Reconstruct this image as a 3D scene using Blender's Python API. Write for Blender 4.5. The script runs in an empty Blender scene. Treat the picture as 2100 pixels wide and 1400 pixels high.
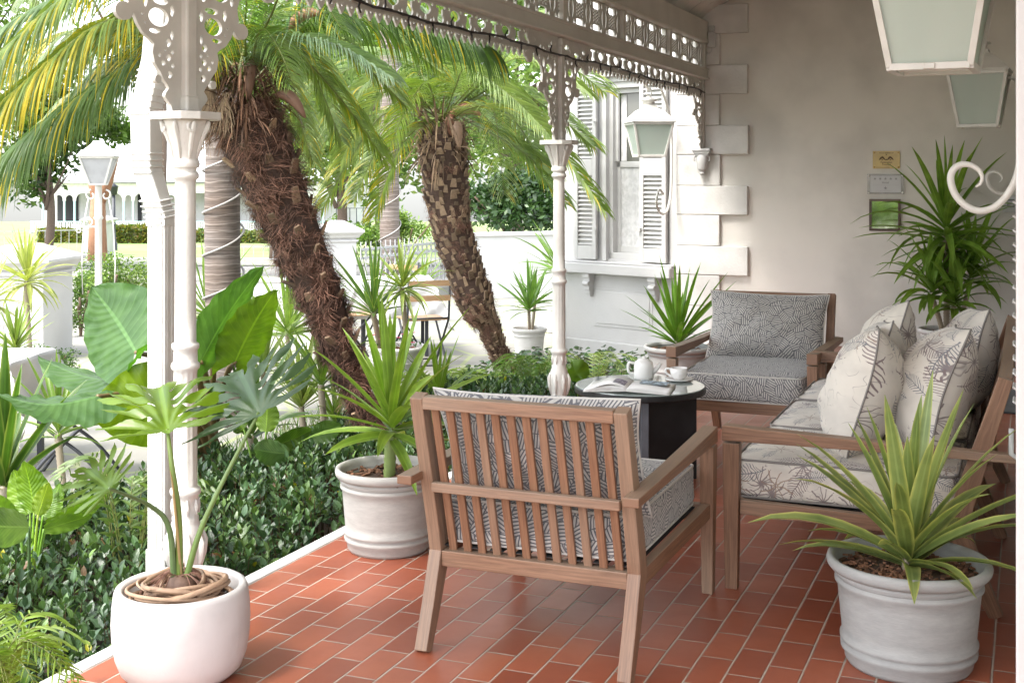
import bpy, math, random
import numpy as np
from mathutils import Vector, Matrix
R = math.radians
random.seed(7)
rnd = random.random
def ru(a, b): return a + (b - a) * random.random()
# ---------------------------------------------------------------- camera, sky, sun, exposure
scene = bpy.context.scene
COL = scene.collection
TH = R(22.215); S_, C_ = math.sin(TH), math.cos(TH)
FPX, CX, HY, EYE = 2593.0, 1050.0, 360.0, 1.5
cam = bpy.data.cameras.new("camera"); camo = bpy.data.objects.new("camera", cam); COL.objects.link(camo)
camo.location = (0, 0, EYE); camo.rotation_euler = (R(90), 0, TH)
cam.sensor_width = 36; cam.lens = FPX / 2100 * 36; cam.shift_y = -(700 - HY) / 2100
cam.clip_start = 0.05; cam.clip_end = 1500
scene.camera = camo
SUN_EL, SUN_AZ = R(58), R(205)      # azimuth of the sun clockwise from +Y
world = bpy.data.worlds.new("World"); scene.world = world; world.use_nodes = True
wn = world.node_tree; bg = wn.nodes["Background"]
sky = wn.nodes.new("ShaderNodeTexSky"); sky.sky_type = 'NISHITA'; sky.sun_disc = False
sky.sun_elevation = SUN_EL; sky.sun_rotation = SUN_AZ; sky.air_density = 1.0; sky.dust_density = 2.0; sky.ozone_density = 1.0
hs = wn.nodes.new("ShaderNodeHueSaturation"); hs.inputs['Saturation'].default_value = 0.35
wn.links.new(sky.outputs[0], hs.inputs['Color']); wn.links.new(hs.outputs[0], bg.inputs['Color'])
bg.inputs['Strength'].default_value = 0.15
sl = bpy.data.lights.new("sun", 'SUN'); sl.energy = 1.1; sl.angle = R(14.0); sl.color = (1.0, 0.96, 0.9)
so = bpy.data.objects.new("sun", sl); COL.objects.link(so)
sd = Vector((math.sin(SUN_AZ) * math.cos(SUN_EL), math.cos(SUN_AZ) * math.cos(SUN_EL), math.sin(SUN_EL)))
so.rotation_euler = sd.to_track_quat('Z', 'Y').to_euler(); so.location = (0, -5, 30)
scene.view_settings.view_transform = 'Standard'; scene.view_settings.look = 'None'
scene.view_settings.exposure = 2.48; scene.view_settings.gamma = 1.0
scene.cycles.max_bounces = 8; scene.cycles.diffuse_bounces = 4; scene.cycles.glossy_bounces = 3
scene.cycles.transmission_bounces = 6; scene.cycles.transparent_max_bounces = 8
scene.cycles.use_denoising = True
scene.cycles.sample_clamp_indirect = 8.0
# ---------------------------------------------------------------- photo measure -> metres
def P(px, py, d):
    """the point seen at photo pixel (px, py) that lies d metres in front of the lens"""
    u = (px - CX) / FPX; w = (HY - py) / FPX
    return Vector(((-S_ + C_ * u) * d, (C_ + S_ * u) * d, EYE + w * d))
def G(px, py, z=0.0):
    return P(px, py, FPX * (EYE - z) / (py - HY))
# ---------------------------------------------------------------- mesh builder
class B:
    def __init__(s): s.v = []; s.f = []; s.uv = []; s.mi = []; s.c = []; s.sm = []
    def add(s, vs, fs, uvs=None, mi=0, col=(1, 1, 1), smooth=False):
        o = len(s.v); s.v.extend([tuple(p) for p in vs])
        if isinstance(col, list): s.c.extend(col)
        else: s.c.extend([col] * len(vs))
        for i, f in enumerate(fs):
            s.f.append(tuple(o + k for k in f))
            if uvs is None: s.uv.append([(0.0, 0.0)] * len(f))
            elif isinstance(uvs[0], tuple) and len(uvs) == len(vs) and not isinstance(uvs[0][0], tuple): s.uv.append([uvs[k] for k in f])
            else: s.uv.append(uvs[i])
            s.mi.append(mi); s.sm.append(smooth)
        return s
    def build(s, name, mats, parent=None, bevel=0, loc=None, solid=0, subsurf=0):
        me = bpy.data.meshes.new(name); off = Vector(loc) if loc is not None else None
        vs = s.v
        if off is not None: vs = [(a - off.x, b - off.y, c - off.z) for a, b, c in vs]
        me.from_pydata(vs, [], s.f)
        if not isinstance(mats, (list, tuple)): mats = [mats]
        for m in mats: me.materials.append(m)
        n = len(me.polygons)
        if n:
            me.polygons.foreach_set('material_index', s.mi); me.polygons.foreach_set('use_smooth', s.sm)
            ul = me.uv_layers.new(name='UVMap')
            flat = np.array([x for f in s.uv for p in f for x in p], dtype=np.float32)
            ul.data.foreach_set('uv', flat)
            ca = me.color_attributes.new('tint', 'FLOAT_COLOR', 'POINT')
            arr = np.ones((len(s.c), 4), dtype=np.float32); arr[:, :3] = np.array(s.c, dtype=np.float32)
            ca.data.foreach_set('color', arr.ravel())
        me.update()
        o = bpy.data.objects.new(name, me); COL.objects.link(o)
        if off is not None: o.location = off
        if parent is not None: o.parent = parent
        if solid:
            m = o.modifiers.new('solid', 'SOLIDIFY'); m.thickness = solid; m.offset = 0
        if bevel:
            m = o.modifiers.new('bevel', 'BEVEL'); m.width = bevel; m.segments = 2; m.limit_method = 'ANGLE'; m.angle_limit = R(40)
        if subsurf:
            m = o.modifiers.new('sub', 'SUBSURF'); m.levels = subsurf; m.render_levels = subsurf
        return o
    # box given by centre, size and an optional rotation matrix
    def box(s, c, d, rot=None, mi=0, col=(1, 1, 1)):
        x, y, z = d[0] / 2, d[1] / 2, d[2] / 2
        vs = [Vector((a * x, b * y, e * z)) for e in (-1, 1) for a, b in ((-1, -1), (1, -1), (1, 1), (-1, 1))]
        if rot is not None: vs = [rot @ v for v in vs]
        c = Vector(c); vs = [v + c for v in vs]
        fs = [(3, 2, 1, 0), (4, 5, 6, 7), (0, 1, 5, 4), (1, 2, 6, 5), (2, 3, 7, 6), (3, 0, 4, 7)]
        X, Y, Z = d; q = (ru(0, 9), ru(0, 9))
        dims = [(X, Y), (X, Y), (X, Z), (Y, Z), (X, Z), (Y, Z)]
        uvs = []
        for a, b in dims:
            if a >= b: uvs.append([(q[0], q[1]), (q[0] + a, q[1]), (q[0] + a, q[1] + b), (q[0], q[1] + b)])
            else: uvs.append([(q[0], q[1]), (q[0], q[1] + a), (q[0] + b, q[1] + a), (q[0] + b, q[1])])
        return s.add(vs, fs, uvs, mi, col)
    def span(s, a, b, mi=0, col=(1, 1, 1)):
        a = Vector(a); b = Vector(b); return s.box((a + b) / 2, [abs(b[i] - a[i]) for i in range(3)], None, mi, col)
    # bar from p0 to p1, width w along side, height h along the other; may taper
    def bar(s, p0, p1, w, h, side=(1, 0, 0), w1=None, h1=None, mi=0, col=(1, 1, 1)):
        p0 = Vector(p0); p1 = Vector(p1); w1 = w if w1 is None else w1; h1 = h if h1 is None else h1
        ax = (p1 - p0).normalized(); sd = Vector(side); sd = (sd - ax * sd.dot(ax)).normalized(); up = ax.cross(sd)
        vs = []
        for p, a, b in ((p0, w, h), (p1, w1, h1)):
            for i, j in ((-1, -1), (1, -1), (1, 1), (-1, 1)): vs.append(p + sd * (a / 2 * i) + up * (b / 2 * j))
        L = (p1 - p0).length; q = (ru(0, 9), ru(0, 9)); fs = [(3, 2, 1, 0), (4, 5, 6, 7)]
        uvs = [[(q[0], q[1]), (q[0] + .01, q[1]), (q[0] + .01, q[1] + h), (q[0], q[1] + h)]] * 2
        k = q[1]
        for i in range(4):
            j = (i + 1) % 4; fs.append((i, j, 4 + j, 4 + i)); e = w if i % 2 == 0 else h
            uvs.append([(q[0], k), (q[0], k + e), (q[0] + L, k + e), (q[0] + L, k)]); k += e
        return s.add(vs, fs, uvs, mi, col)
    # bar through several points (joined, mitred in the plane normal to side)
    def path(s, pts, side, ws, hs_, mi=0):
        pts = [Vector(p) for p in pts]; n = len(pts); vs = []; us = []
        q = (ru(0, 9), ru(0, 9)); L = 0; side = Vector(side).normalized()
        for i, p in enumerate(pts):
            if i: L += (p - pts[i - 1]).length
            t = (pts[min(i + 1, n - 1)] - pts[max(i - 1, 0)]).normalized(); up = t.cross(side).normalized()
            for a, b in ((-1, -1), (1, -1), (1, 1), (-1, 1)): vs.append(p + side * (ws[i] / 2 * a) + up * (hs_[i] / 2 * b))
            us.append(q[0] + L)
        fs = [(3, 2, 1, 0), tuple(4 * (n - 1) + k for k in range(4))]; uvs = [[(0, 0)] * 4] * 2; e = max(ws)
        for i in range(n - 1):
            for k in range(4):
                j = (k + 1) % 4; fs.append((4 * i + k, 4 * i + j, 4 * i + 4 + j, 4 * i + 4 + k))
                v0 = q[1] + k * e; uvs.append([(us[i], v0), (us[i], v0 + e), (us[i + 1], v0 + e), (us[i + 1], v0)])
        return s.add(vs, fs, uvs, mi)
    def tube(s, pts, r, n=8, mi=0, col=(1, 1, 1), cap=True, vs_=1.0):
        pts = [Vector(p) for p in pts]; m = len(pts); rr = r if isinstance(r, (list, tuple)) else [r] * m
        t0 = (pts[1] - pts[0]).normalized(); a = Vector((0, 0, 1)) if abs(t0.z) < .9 else Vector((1, 0, 0)); nx = (a - t0 * a.dot(t0)).normalized()
        vs = []; uv = []; L = 0
        for i, p in enumerate(pts):
            if i: L += (p - pts[i - 1]).length
            t = (pts[min(i + 1, m - 1)] - pts[max(i - 1, 0)]).normalized(); nx = (nx - t * nx.dot(t)).normalized(); ny = t.cross(nx)
            for k in range(n + 1):
                an = 2 * math.pi * k / n; vs.append(p + (nx * math.cos(an) + ny * math.sin(an)) * rr[i]); uv.append((L * vs_, k / n))
        fs = [(i * (n + 1) + k, i * (n + 1) + k + 1, (i + 1) * (n + 1) + k + 1, (i + 1) * (n + 1) + k) for i in range(m - 1) for k in range(n)]
        if cap:
            fs.append(tuple(range(n - 1, -1, -1))); fs.append(tuple((m - 1) * (n + 1) + k for k in range(n)))
        cc = col
        return s.add(vs, fs, uv, mi, cc, True)
    def lathe(s, prof, n=32, o=(0, 0, 0), mi=0, col=(1, 1, 1), smooth=True, flute=0, fz=(0, 0), fa=0.0, twist=None, ax=None):
        vs = []; uv = []; o = Vector(o); L = 0
        for i, (r, z) in enumerate(prof):
            if i: L += math.hypot(r - prof[i - 1][0], z - prof[i - 1][1])
            for k in range(n + 1):
                an = 2 * math.pi * k / n; q = r
                if flute and fz[0] <= z <= fz[1]: q = r - fa * (0.5 + 0.5 * math.cos(an * flute))
                p = Vector((q * math.cos(an), q * math.sin(an), z))
                if ax is not None: p = ax @ p
                vs.append(o + p); uv.append((k / n, L))
        m = len(prof)
        fs = [(i * (n + 1) + k, i * (n + 1) + k + 1, (i + 1) * (n + 1) + k + 1, (i + 1) * (n + 1) + k) for i in range(m - 1) for k in range(n)]
        return s.add(vs, fs, uv, mi, col, smooth)
    # leaf strip with a crease: points, half widths, a vector roughly across
    def blade(s, pts, ws, across, fold=0.25, col=(1, 1, 1), mi=0, cols=None):
        n = len(pts); vs = []; uv = []; cc = []
        for i in range(n):
            p = Vector(pts[i]); t = (Vector(pts[min(i + 1, n - 1)]) - Vector(pts[max(i - 1, 0)]))
            if t.length < 1e-7: t = Vector((0, 0, 1))
            t.normalize(); a = Vector(across); a = a - t * a.dot(t)
            if a.length < 1e-5: a = t.orthogonal()
            a.normalize(); nn = t.cross(a); w = ws[i]
            vs += [p - a * w + nn * (w * fold), p, p + a * w + nn * (w * fold)]
            k = i / (n - 1); uv += [(k, 0.0), (k, 0.5), (k, 1.0)]; q = cols[i] if cols else col; cc += [q] * 3
        fs = []
        for i in range(n - 1):
            a = 3 * i; fs += [(a, a + 1, a + 4, a + 3), (a + 1, a + 2, a + 5, a + 4)]
        return s.add(vs, fs, uv, mi, cc, True)

def tag(o, label=None, cat=None, group=None, kind=None):
    if label: o['label'] = label
    if cat: o['category'] = cat
    if group: o['group'] = group
    if kind: o['kind'] = kind
    return o
def thing(name, label, cat, loc=(0, 0, 0), group=None, rz=0.0):
    o = bpy.data.objects.new(name, None); COL.objects.link(o); o.location = loc; o.rotation_euler = (0, 0, rz); o.empty_display_size = .1
    return tag(o, label, cat, group)
def copy_tree(o, parent=None):
    c = o.copy(); COL.objects.link(c); c.parent = parent
    for ch in [x for x in COL.objects if x.parent == o]: copy_tree(ch, c)
    return c
def arc(c, r, a0, a1, n, ex, ez, r1=None):
    """points of an arc or spiral in the plane of ex, ez"""
    c = Vector(c); ex = Vector(ex); ez = Vector(ez); r1 = r if r1 is None else r1; out = []
    for i in range(n + 1):
        k = i / n; a = R(a0 + (a1 - a0) * k); q = r + (r1 - r) * k; out.append(c + ex * (q * math.cos(a)) + ez * (q * math.sin(a)))
    return out
def bez(p0, p1, p2, n):
    p0, p1, p2 = Vector(p0), Vector(p1), Vector(p2)
    return [p0 * (1 - t) ** 2 + p1 * 2 * t * (1 - t) + p2 * t * t for t in [i / n for i in range(n + 1)]]
def catmull(pts, n=8):
    pts = [Vector(p) for p in pts]; q = [pts[0] * 2 - pts[1]] + pts + [pts[-1] * 2 - pts[-2]]; out = []
    for i in range(1, len(q) - 2):
        for k in range(n):
            t = k / n; a, b, c, d = q[i - 1], q[i], q[i + 1], q[i + 2]
            out.append(0.5 * ((2 * b) + (c - a) * t + (2 * a - 5 * b + 4 * c - d) * t * t + (3 * b - a - 3 * c + d) * t ** 3))
    out.append(pts[-1]); return out
# extruded plate from a signed function (negative = solid) by marching squares; axes ex, ez, thickness along en
def plate(b, fn, x0, x1, z0, z1, res, origin, ex, ez, en, th, mi=0, wrap=None):
    nx = int(round((x1 - x0) / res)); nz = int(round((z1 - z0) / res))
    xs = np.linspace(x0, x1, nx + 1); zs = np.linspace(z0, z1, nz + 1)
    XX, ZZ = np.meshgrid(xs, zs, indexing='ij'); V = fn(XX, ZZ)
    polys = []; edges = []
    for i in range(nx):
        for j in range(nz):
            q = [(xs[i], zs[j], V[i, j]), (xs[i + 1], zs[j], V[i + 1, j]), (xs[i + 1], zs[j + 1], V[i + 1, j + 1]), (xs[i], zs[j + 1], V[i, j + 1])]
            ins = [p[2] < 0 for p in q]
            if not any(ins): continue
            if all(ins):
                polys.append([(p[0], p[1]) for p in q]); continue
            out = []; cr = []
            for k in range(4):
                a, c = q[k], q[(k + 1) % 4]
                if a[2] < 0: out.append((a[0], a[1]))
                if (a[2] < 0) != (c[2] < 0):
                    t = a[2] / (a[2] - c[2]); pt = (a[0] + (c[0] - a[0]) * t, a[1] + (c[1] - a[1]) * t); out.append(pt); cr.append((pt, a[2] < 0))
            if len(out) >= 3: polys.append(out)
            for k in range(0, len(cr) - 1, 2):
                edges.append((cr[k][0], cr[k + 1][0]))
    return polys, edges
def place_plate(b, pe, origin, ex, ez, en, th, mi=0, offx=0.0, mirror=False):
    polys, edges = pe; o = Vector(origin); ex = Vector(ex); ez = Vector(ez); en = Vector(en); m = -1 if mirror else 1
    f = lambda p, s: o + ex * (m * p[0] + offx) + ez * p[1] + en * (th / 2 * s)
    for pl in polys:
        n = len(pl); b.add([f(p, 1) for p in pl] + [f(p, -1) for p in pl], [tuple(range(n)), tuple(range(2 * n - 1, n - 1, -1))], None, mi)
    for a, c in edges:
        b.add([f(a, 1), f(c, 1), f(c, -1), f(a, -1)], [(0, 1, 2, 3)], None, mi)
# ---------------------------------------------------------------- materials
class NT:
    def __init__(s, name):
        s.m = bpy.data.materials.new(name); s.m.use_nodes = True; s.t = s.m.node_tree; s.t.nodes.clear()
        s.out = s.t.nodes.new('ShaderNodeOutputMaterial')
    def set(s, sock, v):
        if v is None: return
        if isinstance(v, bpy.types.NodeSocket): s.t.links.new(v, sock)
        else:
            if isinstance(v, (tuple, list)) and len(v) == 3 and sock.type == 'RGBA': v = (*v, 1)
            sock.default_value = v
    def n(s, typ, props=None, **ins):
        nd = s.t.nodes.new('ShaderNode' + typ)
        for k, v in (props or {}).items(): setattr(nd, k, v)
        for k, v in ins.items():
            key = int(k[1:]) if k[0] == '_' and k[1:].isdigit() else k.replace('_', ' ')
            s.set(nd.inputs[key], v)
        return nd
    def math(s, op, a, b=None, c=None, clamp=False):
        nd = s.n('Math', {'operation': op, 'use_clamp': clamp}); s.set(nd.inputs[0], a)
        if b is not None: s.set(nd.inputs[1], b)
        if c is not None: s.set(nd.inputs[2], c)
        return nd.outputs[0]
    def mix(s, f, a, b, mode='MIX'):
        nd = s.n('Mix', {'data_type': 'RGBA', 'blend_type': mode}); s.set(nd.inputs[0], f); s.set(nd.inputs[6], a); s.set(nd.inputs[7], b); return nd.outputs[2]
    def ramp(s, f, lo, hi, a=0.0, b=1.0):
        nd = s.n('MapRange', {'interpolation_type': 'SMOOTHSTEP'}); s.set(nd.inputs[0], f); s.set(nd.inputs[1], lo); s.set(nd.inputs[2], hi); s.set(nd.inputs[3], a); s.set(nd.inputs[4], b); return nd.outputs[0]
    def co(s, w='Object'): return s.n('TexCoord').outputs[w]
    def mapv(s, v, scale=(1, 1, 1), loc=(0, 0, 0), rot=(0, 0, 0)):
        nd = s.n('Mapping'); s.set(nd.inputs[0], v); nd.inputs[1].default_value = loc; nd.inputs[2].default_value = rot; nd.inputs[3].default_value = scale; return nd.outputs[0]
    def noise(s, v, scale, detail=3, rough=.5, dist=0.0, out=0):
        return s.n('TexNoise', None, Vector=v, Scale=scale, Detail=detail, Roughness=rough, Distortion=dist).outputs[out]
    def bump(s, h, st=.3, dist=.01, nrm=None):
        nd = s.n('Bump'); nd.inputs['Strength'].default_value = st; nd.inputs['Distance'].default_value = dist; s.set(nd.inputs['Height'], h)
        if nrm is not None: s.set(nd.inputs['Normal'], nrm)
        return nd.outputs[0]
    def bsdf(s, col, rough=.5, nrm=None, **k):
        nd = s.n('BsdfPrincipled'); s.set(nd.inputs['Base Color'], col); s.set(nd.inputs['Roughness'], rough)
        if nrm is not None: s.set(nd.inputs['Normal'], nrm)
        for a, b in k.items(): s.set(nd.inputs[a.replace('_', ' ')], b)
        s.t.links.new(nd.outputs[0], s.out.inputs[0]); return nd
def paint(name, col, rough=.5, var=.06, bs=.15, scale=8, bscale=60, dirt=0.0):
    m = NT(name); c = m.co(); n1 = m.noise(c, scale, 4); n2 = m.noise(c, bscale, 3)
    dk = tuple(x * (1 - var * 2.2) for x in col); lt = tuple(min(.9, x * (1 + var)) for x in col)
    cc = m.mix(m.ramp(n1, .35, .65), dk, lt)
    if dirt:
        n3 = m.noise(m.mapv(c, (3, 3, 1.2)), 3.1, 6, .7); cc = m.mix(m.ramp(n3, .56, .72, 0, dirt), cc, (.30, .26, .21))
    m.bsdf(cc, rough, m.bump(m.math('ADD', n2, m.math('MULTIPLY', n1, .6)), bs, .004)); return m.m
def leafmat(name, rough=.35, trans=.35, veins=False, vs=14.0, lift=1.0):
    m = NT(name); a = m.n('Attribute', {'attribute_name': 'tint'}).outputs['Color']
    oc = m.co(); nz = m.noise(oc, 9, 3); col = m.mix(m.ramp(nz, .3, .7), m.mix(1, a, (.54, .56, .42), 'MULTIPLY'), m.mix(1, a, (.94, .86, .68), 'MULTIPLY'))
    uv = m.n('SeparateXYZ', None, Vector=m.co('UV')); u, v = uv.outputs[0], uv.outputs[1]; av = m.math('ABSOLUTE', m.math('SUBTRACT', v, .5))
    if veins:
        w = m.math('SINE', m.math('MULTIPLY', m.math('SUBTRACT', u, m.math('MULTIPLY', av, .55)), vs * 6.283))
        vl = m.ramp(w, .86, 1.0); mid = m.ramp(av, .012, .03, 1, 0); vv = m.math('MAXIMUM', m.math('MULTIPLY', vl, .28), mid)
        col = m.mix(vv, col, m.mix(1, a, (1.3, 1.15, 1.05), 'MULTIPLY')); nrm = m.bump(m.math('MULTIPLY', w, -1), .2, .004)
    else:
        mid = m.ramp(av, .03, .1, .55, 0); col = m.mix(mid, col, m.mix(1, a, (1.15, 1.08, 1.0), 'MULTIPLY'))
        w = m.noise(m.mapv(m.co('UV'), (1.5, 22, 1)), 2, 2); nrm = m.bump(w, .25, .003)
    p = m.n('BsdfPrincipled'); m.set(p.inputs['Base Color'], col); p.inputs['Roughness'].default_value = rough; m.set(p.inputs['Normal'], nrm)
    t = m.n('BsdfTranslucent'); m.set(t.inputs[0], m.mix(1, col, (1.25 * lift, 1.38 * lift, .6), 'MULTIPLY'))
    x = m.n('MixShader'); x.inputs[0].default_value = trans; m.t.links.new(p.outputs[0], x.inputs[1]); m.t.links.new(t.outputs[0], x.inputs[2]); m.t.links.new(x.outputs[0], m.out.inputs[0]); return m.m
def tinted(name, rough=.8, var=.35, scale=30, bs=.4):
    m = NT(name); a = m.n('Attribute', {'attribute_name': 'tint'}).outputs['Color']; nz = m.noise(m.co(), scale, 4)
    col = m.mix(nz, m.mix(1, a, (1 - var,) * 3, 'MULTIPLY'), m.mix(1, a, (1 + var,) * 3, 'MULTIPLY')); m.bsdf(col, rough, m.bump(nz, bs, .006)); return m.m
def woodmat(name, c1, c2, grey=.35):
    m = NT(name); uv = m.co('UV'); g = m.noise(m.mapv(uv, (2.2, 55, 1)), 2.2, 5, .65, .6); g2 = m.noise(m.mapv(uv, (6, 320, 1)), 1.6, 3, .6); big = m.noise(m.mapv(uv, (.7, 1.5, 1)), 1.1, 2)
    col = m.mix(m.ramp(g, .3, .7), c1, c2); col = m.mix(m.math('MULTIPLY', m.ramp(g2, .52, .75), .24), col, tuple(x * .45 for x in c1))
    nz = m.n('SeparateXYZ', None, Vector=m.n('NewGeometry').outputs['Normal']).outputs[2]
    top = m.math('MULTIPLY', m.ramp(nz, .2, .95), grey); top = m.math('ADD', top, m.math('MULTIPLY', m.ramp(big, .45, .75), .3), clamp=True)
    col = m.mix(top, col, (.37, .31, .235)); m.bsdf(col, m.math('ADD', m.math('MULTIPLY', g, .2), .42), m.bump(m.math('ADD', g, m.math('MULTIPLY', g2, .6)), .22, .003)); return m.m
def hatchmat(name):
    m = NT(name); uv = m.co('UV'); ds = m.noise(uv, 14, 2, .5, 0, 1); v = m.n('VectorMath', {'operation': 'ADD'}); m.set(v.inputs[0], uv)
    sc = m.n('VectorMath', {'operation': 'SCALE'}); m.set(sc.inputs[0], ds); sc.inputs['Scale'].default_value = .012; m.set(v.inputs[1], sc.outputs[0]); v = v.outputs[0]
    vo = m.n('TexVoronoi', {'voronoi_dimensions': '2D', 'feature': 'F1'}, Vector=v, Scale=22.0); ve = m.n('TexVoronoi', {'voronoi_dimensions': '2D', 'feature': 'DISTANCE_TO_EDGE'}, Vector=v, Scale=22.0)
    rg = m.n('SeparateColor'); m.set(rg.inputs[0], vo.outputs['Color']); an = m.math('MULTIPLY', rg.outputs[0], 6.283)
    s = m.n('SeparateXYZ', None, Vector=v); k = m.math('ADD', m.math('MULTIPLY', s.outputs[0], m.math('COSINE', an)), m.math('MULTIPLY', s.outputs[1], m.math('SINE', an)))
    st = m.math('SINE', m.math('ADD', m.math('MULTIPLY', k, 6.283 / .0112), m.math('MULTIPLY', rg.outputs[1], 6.28)))
    wv = m.noise(uv, 900, 2); wear = m.noise(uv, 60, 3)
    line = m.math('MULTIPLY', m.ramp(st, -.55, .1), m.ramp(ve.outputs['Distance'], .012, .05)); line = m.math('MULTIPLY', line, m.ramp(wear, .25, .5, .55, 1))
    col = m.mix(line, (.115, .112, .120), (.49, .465, .425)); col = m.mix(m.math('MULTIPLY', wv, .25), col, m.mix(1, col, (.6, .6, .6), 'MULTIPLY'))
    m.bsdf(col, .9, m.bump(m.math('ADD', m.math('MULTIPLY', wv, .6), m.noise(uv, 9, 3)), .25, .004), Sheen_Weight=.2); return m.m
def floralmat(name, seed=0.0, big=1.0):
    m = NT(name); uv = m.mapv(m.co('UV'), (1, 1, 1), (seed, seed * .7, 0)); acc = None
    def layer(scale, n, r0, r1, wid, colr, off, dens):
        nonlocal acc
        q = m.mapv(uv, (1, 1, 1), (off, off * 1.7, 0)); ds = m.noise(q, 22 / big, 2, .5, 0, 1); sc = m.n('VectorMath', {'operation': 'SCALE'}); m.set(sc.inputs[0], ds); sc.inputs['Scale'].default_value = .030
        ad = m.n('VectorMath', {'operation': 'ADD'}); m.set(ad.inputs[0], q); m.set(ad.inputs[1], sc.outputs[0]); q = ad.outputs[0]
        vo = m.n('TexVoronoi', {'voronoi_dimensions': '2D', 'feature': 'F1'}, Vector=q, Scale=scale / big)
        df = m.n('VectorMath', {'operation': 'SUBTRACT'}); m.set(df.inputs[0], q); m.set(df.inputs[1], vo.outputs['Position']); s = m.n('SeparateXYZ', None, Vector=df.outputs[0])
        x, y = s.outputs[0], s.outputs[1]; r = m.math('SQRT', m.math('ADD', m.math('MULTIPLY', x, x), m.math('MULTIPLY', y, y))); rg = m.n('SeparateColor'); m.set(rg.inputs[0], vo.outputs['Color'])
        th = m.math('ADD', m.math('ARCTAN2', y, x), m.math('MULTIPLY', r, m.math('SUBTRACT', m.math('MULTIPLY', rg.outputs[1], 18), 9)))
        w = m.math('MULTIPLY', m.math('ABSOLUTE', m.math('SINE', m.math('MULTIPLY', th, n))), m.math('MULTIPLY', r, 1.0 / n)); ln = m.ramp(w, wid * .5, wid * 1.6, 1, 0)
        rmax = m.math('MULTIPLY', m.math('ADD', m.math('MULTIPLY', m.noise(q, 70, 1), .8), .6), r1 * big); ln = m.math('MULTIPLY', ln, m.math('LESS_THAN', r, rmax)); ln = m.math('MULTIPLY', ln, m.math('GREATER_THAN', r, r0 * big))
        ln = m.math('MULTIPLY', ln, m.math('LESS_THAN', rg.outputs[2], dens)); acc = m.mix(m.math('MULTIPLY', ln, .85), acc if acc is not None else (.63, .575, .505), colr)
    def sprig(scale, RR, k, colr, off, dens, wid=.0018):
        nonlocal acc
        q = m.mapv(uv, (1, 1, 1), (off, off * 1.3, 0)); ds = m.noise(q, 12 / big, 2, .5, 0, 1); sc = m.n('VectorMath', {'operation': 'SCALE'}); m.set(sc.inputs[0], ds); sc.inputs['Scale'].default_value = .05
        ad = m.n('VectorMath', {'operation': 'ADD'}); m.set(ad.inputs[0], q); m.set(ad.inputs[1], sc.outputs[0]); q = ad.outputs[0]
        vo = m.n('TexVoronoi', {'voronoi_dimensions': '2D', 'feature': 'F1'}, Vector=q, Scale=scale / big); df = m.n('VectorMath', {'operation': 'SUBTRACT'}); m.set(df.inputs[0], q); m.set(df.inputs[1], vo.outputs['Position']); s = m.n('SeparateXYZ', None, Vector=df.outputs[0]); rg = m.n('SeparateColor'); m.set(rg.inputs[0], vo.outputs['Color'])
        an = m.math('MULTIPLY', rg.outputs[0], 6.283); ca, sa = m.math('COSINE', an), m.math('SINE', an)
        a = m.math('ADD', m.math('MULTIPLY', s.outputs[0], ca), m.math('MULTIPLY', s.outputs[1], sa)); c = m.math('ABSOLUTE', m.math('SUBTRACT', m.math('MULTIPLY', s.outputs[1], ca), m.math('MULTIPLY', s.outputs[0], sa)))
        R_ = RR * big; t = m.math('DIVIDE', a, R_); env = m.math('MULTIPLY', m.math('SUBTRACT', 1, m.math('MULTIPLY', t, t)), R_ * .48); ins = m.math('LESS_THAN', c, env)
        st = m.math('SINE', m.math('MULTIPLY', m.math('SUBTRACT', a, m.math('MULTIPLY', c, .75)), 6.283 / (k * big))); ln = m.math('MULTIPLY', m.ramp(st, .25, .8), ins); stem = m.math('MULTIPLY', m.ramp(c, wid * .5, wid * 1.4, 1, 0), m.math('LESS_THAN', m.math('ABSOLUTE', t), 1.15))
        ln = m.math('MULTIPLY', m.math('MAXIMUM', ln, stem), m.math('LESS_THAN', rg.outputs[2], dens)); acc = m.mix(m.math('MULTIPLY', ln, m.ramp(m.noise(uv, 40, 2), .25, .5, .6, 1)), acc, colr)
    cloud = m.noise(uv, 8, 3); acc = m.mix(m.ramp(cloud, .4, .7), (.63, .575, .505), (.53, .485, .43))
    n2 = m.noise(uv, 7 / big, 2, .5, .8); cl = m.math('ABSOLUTE', m.math('SUBTRACT', m.math('FRACT', m.math('MULTIPLY', n2, 9)), .5)); acc = m.mix(m.math('MULTIPLY', m.ramp(cl, .0, .05, 1, 0), m.ramp(m.noise(uv, 13, 2), .48, .56, 0, .7)), acc, (.20, .165, .16))
    layer(6.5, 6, .0, .058, .0019, (.15, .11, .115), 0.0, .75); sprig(5.2, .075, .011, (.19, .14, .14), 3.3, 1.0); sprig(6.5, .055, .009, (.17, .17, .185), 7.1, .9); layer(5, 4, .004, .06, .0020, (.27, .18, .13), 5.2, .35)
    wv = m.noise(uv, 800, 2); m.bsdf(acc, .9, m.bump(m.math('ADD', m.math('MULTIPLY', wv, .5), m.noise(uv, 11, 3)), .25, .004), Sheen_Weight=.2); return m.m
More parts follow.
